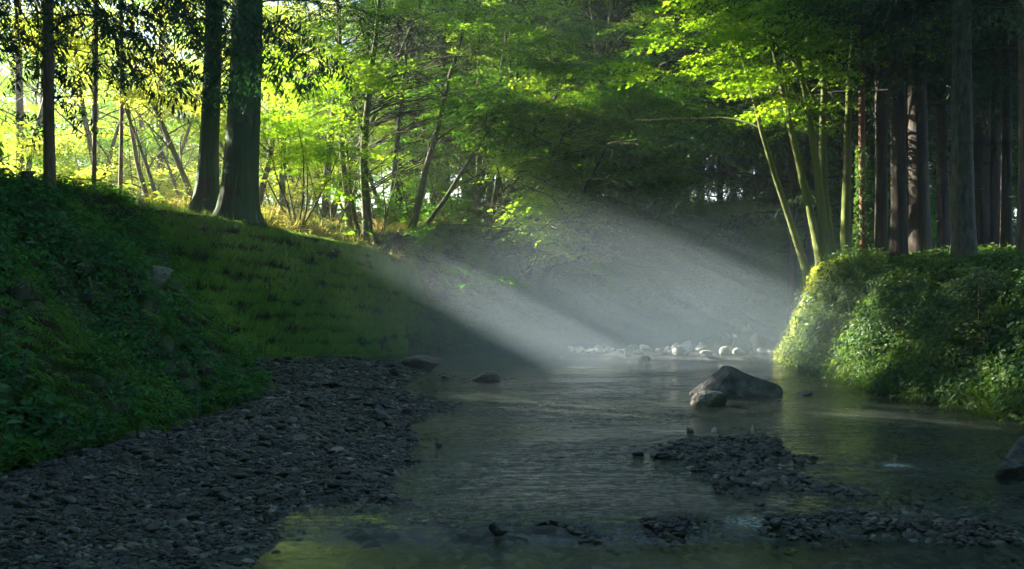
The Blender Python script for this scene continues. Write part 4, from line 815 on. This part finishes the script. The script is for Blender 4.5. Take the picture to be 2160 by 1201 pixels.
def clump_tree(base, label, clusters, seed, leaf, rad=0.14, height=9.0, per=12, spread=0.5, scale=1.0, lean=(0, 0, 1), cull=True):
    """a tree whose branches each end in a tuft of leafy sprays"""
    r = np.random.default_rng(seed); t = thing('maple_tree', label, 'tree', tuple(base)); w = Geo(); br = Geo(); pos, dirs = [], []
    P = path(base-[0, 0, .3], lean, height, 12, r, 0.01, 0.05); tube(w, P, rad*(1-np.linspace(0, 1, 13)*0.8), 9, 3, seed)
    for c in clusters:
        dz = np.abs(P[:, 2]-(c[2]-0.3*np.hypot(*(c[:2]-base[:2])))); s = P[max(1, int(np.argmin(dz)))]; mid = (s*0.45+c*0.55)+[0, 0, 0.35*np.linalg.norm(c-s)*0.5]; tt = np.linspace(0, 1, 9)[:, None]
        Q = (1-tt)**2*s+2*tt*(1-tt)*mid+tt**2*c+np.concatenate([[[0]*3], r.normal(0, 0.05, (7, 3)), [[0]*3]]); tube(br, Q, 0.028*(1-np.linspace(0, 1, 9)*0.85), 5)
        o = c-s; o[2] *= 0.2; o /= np.linalg.norm(o)
        for k in range(per):
            p3, _ = along(Q, r.uniform(0.62, 1.0)); pos.append(p3+r.normal(0, 1, 3)*[spread, spread, spread*0.4]); b = r.normal(0, 0.8); dirs.append([o[0]*math.cos(b)-o[1]*math.sin(b), o[0]*math.sin(b)+o[1]*math.cos(b), r.normal(-0.15, 0.15)])
    w.build('trunk', M['moss_bark'], t, loc=base, smooth=True); br.build('branches', M['maple_bark'], t, loc=base, smooth=True)
    crown_build('crown', pos, dirs, 'maple', M[leaf], t, np.array(base, float), r, scale, cull)
    return t
r = np.random.default_rng(41)
cl = []
for _ in range(12000):  # leaf tufts placed along sun rays to keep light off the upper mist
    U = np.array([r.uniform(2.5, 8.0), r.uniform(27, 31), r.uniform(2.0, 5.5)]); c = U+S*r.uniform(9.5, 17)
    if c[2] > 5.3 and c[1]/max(-c[0], .1) > 2.1 and open_pt(c, 0.0) and all(((c-o_)**2).sum() > 0.45**2 for o_ in cl): cl.append(c)
    if len(cl) >= 150: break
cl = np.array(cl); h_ = cl[:, 0] < np.median(cl[:, 0])
for m_, px, d, sd, lb in ((h_, 600, 36.5, 501, 'maple added to shade the upper mist, behind the right flank of the great cedars'), (~h_, 735, 34.5, 502, 'maple added to shade the upper mist, at the back of the leaning mossy maple')):
    clump_tree(at(px, d), lb, cl[m_], sd, 'maple', height=8.0, per=11)
edge = np.array([(880, 420), (960, 430), (1050, 455), (1150, 515), (1250, 545), (1330, 555), (1390, 480), (1420, 380)])
cl = []; tries = 0
while len(cl) < 150:
    px = r.uniform(880, 1420); low = np.interp(px, edge[:, 0], edge[:, 1]); py = low-(low-150)*r.random()**1.3; d = 32.4+r.uniform(0, 2.2)-1.6*np.clip((py-330)/120, 0, 1); c = np.array([(px-1080)/F*d, d, CAMH-(py-600)/F*d]); tries += 1
    if open_pt(c, -0.25) or tries > 4000: cl.append(c)
cl = np.array(cl)
for a_, b_, px, d, sd, lb in ((-9, 0.2, 1010, 35.8, 511, 'dense maple with boughs hanging low over the mist left of its neighbour'), (0.2, 2.6, 1150, 36.0, 512, 'dense maple hanging low over the mist at middle'), (2.6, 9, 1285, 36.5, 513, 'dense maple whose boughs reach lowest over the mist, right of its neighbours')):
    m_ = (cl[:, 0] >= a_) & (cl[:, 0] < b_); clump_tree(at(px, d), lb, cl[m_], sd, 'broad' if sd != 512 else 'maple', height=8.5, per=11, scale=1.1, cull=False)
r = np.random.default_rng(17)
protoA = broadleaf('background_tree', (-16, 44, H(-16, 44)), 'leafy tree in the sunlit wood behind the maples', [((0, 0, 1), 12, 0.16, 0.02), ((0.3, 0.1, 1), 9, 0.11, 0.03)], seed=51, limbs=12, limb_len=4.8, f0=0.25, leaf='maple_pale', kind='leafy', group='trees deep in the sunlit wood on the left', subs=8, cull=False, spray_scale=1.3)
protoB = broadleaf('background_tree', (-8, 51, H(-8, 51)), 'green leafy tree in the second rank of the sunlit wood', [((0, 0, 1), 13, 0.18, 0.02), ((-0.3, 0.1, 1), 9, 0.11, 0.03)], seed=52, limbs=14, limb_len=4.6, f0=0.12, leaf='maple', kind='leafy', group='trees deep in the sunlit wood on the left', subs=8, cull=False, spray_scale=1.4)
bgs = [(-10, 50), (-5, 54), (-2, 62)]
while len(bgs) < 30:
    y = r.uniform(50, 82); x = r.uniform(-0.58*y, 0.02*y)
    if all((x-a)**2+(y-b_)**2 > 4.2**2 for a, b_ in bgs): bgs.append((x, y))
for k, (x, y) in enumerate(bgs):
    copy_thing((protoA, protoB)[k % 2], (x, y, H(x, y)), r.uniform(0, 6.28), r.uniform(0.95, 1.4), 'leafy tree in the sunlit wood behind the maples' if k % 2 == 0 else 'green leafy tree in the second rank of the sunlit wood', 'trees deep in the sunlit wood on the left')

# --- right: maple clump and the dark grove
b = at(1745, 25.6, 556); b[2] = H(b[0], b[1])
broadleaf('maple_clump', b, 'fan of mossy maple stems rising from the sunlit end of the right bank', [((-0.05, 0, 1), 9.5, 0.12, 0.01), ((-0.10, 0.05, 1), 9.5, 0.13, 0.0), ((-0.16, 0.1, 1), 10, 0.14, 0.0), ((-0.27, -0.1, 1), 8.5, 0.10, -0.01), ((0.03, 0.15, 1), 9, 0.14, 0.01)],
    seed=61, bark='moss_bark', sprays=4, limbs=8, limb_len=4.2, f0=0.42, az=(3.0, 1.3), subs=8, limb_up=0.35, leaf='maple', kind='maple', trunk_name='trunk')
protoC = None; trees_right = [
    (1673, 29.5, 0.17, 'cedar_bark', 'dark cedar trunk immediately left of the maple clump'), (1700, 31.5, 0.14, 'cedar_bark', 'narrow dark trunk seen between the stems of the maple clump'),
    (1858, 25.2, 0.19, 'cedar_bark', 'cedar trunk with a sunlit foot right of the ivy-clad tree'), (1895, 22.8, 0.21, 'cedar_bark', 'dark cedar trunk between the two trunks with sunlit feet'),
    (1937, 24.3, 0.30, 'cedar_bark', 'thick cedar trunk with the brightest sunlit foot in the right grove'), (2035, 20.5, 0.25, 'grey_bark', 'rough mossy cedar trunk standing nearest in the right grove'),
    (2098, 27.5, 0.30, 'cedar_bark', 'brownish cedar trunk behind the mossy one'), (2125, 22.5, 0.14, 'cedar_bark', 'thin dark trunk near the right edge'),
    (2157, 19.5, 0.13, 'pale_bark', 'grey trunk cut by the right edge of the picture'), (1990, 30.0, 0.24, 'cedar_bark', 'dark trunk filling the gap left of the mossy cedar'), (1787, 30.5, 0.22, 'cedar_bark', 'dark trunk just right of the maple clump')]
for k, (px, d, rd, bk, lb) in enumerate(trees_right):
    b = at(px, d); cedar('cedar_tree', b, lb, 24+k % 3, rd*0.85, 3.8+(k % 4)*0.7, 80+k, 3.0, 70, 7, bk, group='cedars of the right grove', scale=1.5, cull=(k in (2, 4)), lean=(r.normal(0, 0.06), 0), dead=14)
b = at(2062, 16.8); cedar('cedar_sapling', b, 'small bluish cedar sapling on top of the right bank before the grey trunk', 1.25, 0.018, 0.12, 222, 0.42, 34, 4, scale=0.45, dead=0, sides=6)
b = at(1820, 24.0); cedar('ivy_clad_tree', b, 'thin reddish trunk wrapped in ivy near its foot', 20, 0.085, 7, 97, 2.0, 40, 5, 'red_bark', flare=1.2, scale=1.2, dead=6)
iv = [o for o in C.objects if o.name.startswith('ivy_clad_tree')][0]
g = Geo(); n = 900; z = r.uniform(0, 2.6, n)**1.1; a = r.uniform(0, 6.28, n); rd = 0.1+0.13*r.random(n)*(1-z/3.6); Pp = np.column_stack([rd*np.cos(a), rd*np.sin(a), z])
X = np.column_stack([np.cos(a), np.sin(a), -0.6*np.ones(n)])+r.normal(0, 0.4, (n, 3)); T = leaf_quad(0.085, 0.07, 0.15, 0.1); g.inst(T, frames(X), Pp); g.build('ivy', M['cover_r'], iv)
# the dim wood behind, far right and middle
pr = [cedar('background_cedar', (14, 36+i*3, 0), 'x', 24, 0.22, 5.0+i, 120+i, 3.4, 60, 7, group='cedars deep in the dim wood', scale=1.9, dead=16, sides=10) for i in range(3)]
spots = []
for k in range(400):
    y = r.uniform(33, 78); x = r.uniform(-0.13*y, 0.62*y+4)
    if y < 41 and x < 16: continue
    if heights([[x, y]])[1][0] < 1.0: continue
    if all((x-a)**2+(y-b_)**2 > (1.9+0.02*y)**2 for a, b_ in spots): spots.append((x, y))
spots += [(13, 27.5), (15.5, 24), (12.8, 21.5), (17, 29), (14.5, 18), (18.5, 21), (11.5, 28.8)]
LB = 'straight dark cedar deep in the dim wood behind the river bend'
for k, (x, y) in enumerate(spots[:125]+spots[-7:]):
    if k < 3: pr[k].location = (x, y, H(x, y)); pr[k]['label'] = LB; continue
    copy_thing(pr[k % 3], (x, y, H(x, y)), r.uniform(0, 6.28), r.uniform(0.85, 1.15), LB, 'cedars deep in the dim wood')
bsrc = [o for o in C.objects if o.name.startswith('bush') and o.type == 'EMPTY' and o['label'].startswith('dark bush on')][0]
for k in range(16):
    y = r.uniform(36, 58); x = y*r.uniform(0.28, 0.58)
    copy_thing(bsrc, (x, y, H(x, y)), r.uniform(0, 6.28), r.uniform(1.0, 1.7), 'dark bush among the trunks deep in the dim wood', 'bushes deep in the dim wood')
# young cedars with low green boughs at the edge of that wood
for k, (px, d, lb) in enumerate([(1400, 39, 'young cedar with low green boughs left of the maple clump'), (1520, 37.5, 'young cedar with browning boughs beside the maple clump'), (1600, 40, 'young cedar behind the long bare bough of the maple clump'), (1330, 41, 'bluish young cedar behind the drooping boughs')]):
    b = at(px, d); cedar('young_cedar', b, lb, 13, 0.13, 1.0, 140+k, 2.8, 90, 8, scale=1.5, dead=2)

# --- unseen trees added left of the picture to shade the near river
shade = [(-12.5, 6), (-13, 10.5), (-14, 15), (-15.5, 19), (-17.5, 24), (-20.5, 28.5), (-18, 8), (-19, 13), (-20, 18), (-23, 24), (-25, 30), (-24, 12), (-26, 19), (-30, 27), (-33, 33), (-24, 34.6)]
for k, (x, y) in enumerate(shade):
    cedar('shade_cedar', (x, y, H(x, y)), 'tall unseen cedar added on the left to shade the river', 24, 0.25, 1.0, 160+k, 3.6 if y != 34.6 else 1.8, 85, 7, kind='coarse', group='added shade cedars left of the river', scale=1.5, cull=True, dead=0, leaf='broad')

src = [o for o in C.objects if o.name.startswith('shade_cedar') and o.type == 'EMPTY'][0]  # unseen cedars added around the camera to cut the sky light
for x, y in [(13, 2), (14, 7), (16.5, 11), (12, -4), (8, -9), (3, -11), (-3, -10), (-8, -8), (-12.5, -3), (-13, 1.5), (18, 5), (13, -12), (-8, -16), (0, -18), (8, -17)]:
    copy_thing(src, (x, y, H(x, y) if y > -6 else 2.5), r.uniform(0, 6.28), 1.1, 'tall unseen cedar added near the camera to cut sky light', 'added shade cedars around the camera')

# ------------------------------------------------------------------ air
def vol_mat(name, dens, col=(0.9, 0.95, 1.0), aniso=0.3, falloff=False):
    def b(N, L, out):
        v = N('ShaderNodeVolumePrincipled'); v.inputs['Color'].default_value = (*col, 1); v.inputs['Anisotropy'].default_value = aniso; v.inputs['Density'].default_value = dens
        if falloff:
            tc = N('ShaderNodeTexCoord'); gr = N('ShaderNodeTexGradient', gradient_type='SPHERICAL'); L(tc.outputs['Object'], gr.inputs[0])
            nz = N('ShaderNodeTexNoise'); nz.inputs['Scale'].default_value = 2.6; nz.inputs['Detail'].default_value = 2; L(tc.outputs['Object'], nz.inputs['Vector'])
            nr = ramp(N, L, nz.outputs[0], [(0.3, (0.65,)*3), (0.7, (1.3,)*3)])
            pw = N('ShaderNodeMath', operation='POWER'); L(gr.outputs['Fac'], pw.inputs[0]); pw.inputs[1].default_value = 1.7
            m0 = N('ShaderNodeMath', operation='MULTIPLY'); L(nr, m0.inputs[0]); L(pw.outputs[0], m0.inputs[1])
            m = N('ShaderNodeMath', operation='MULTIPLY'); L(m0.outputs[0], m.inputs[0]); m.inputs[1].default_value = dens; L(m.outputs[0], v.inputs['Density'])
        L(v.outputs[0], out.inputs['Volume'])
    return mat(name, b)
def box(lo, hi):
    lo, hi = np.array(lo), np.array(hi); V = np.array([[x, y, z] for x in (0, 1) for y in (0, 1) for z in (0, 1)])*(hi-lo)+lo
    return V, np.array([[0, 1, 3, 2], [4, 6, 7, 5], [0, 4, 5, 1], [2, 3, 7, 6], [0, 2, 6, 4], [1, 5, 7, 3]])
g = Geo(); g.add(*box((-560, -80, -8), (560, 760, 38))); o = g.build('haze', vol_mat('haze_air', 0.0014)); tag(o, 'faint morning haze filling the whole valley', 'haze', kind='stuff')
g = Geo(); g.add(*ICO[4]); o = g.build('mist', vol_mat('river_mist', 0.145, col=(0.64, 0.82, 1.0), aniso=0.35, falloff=True)); o.location = (3.6, 28.4, -0.4); o.scale = (12.0, 11.5, 5.3)
tag(o, 'pale morning mist lying over the river bend', 'mist', kind='stuff')
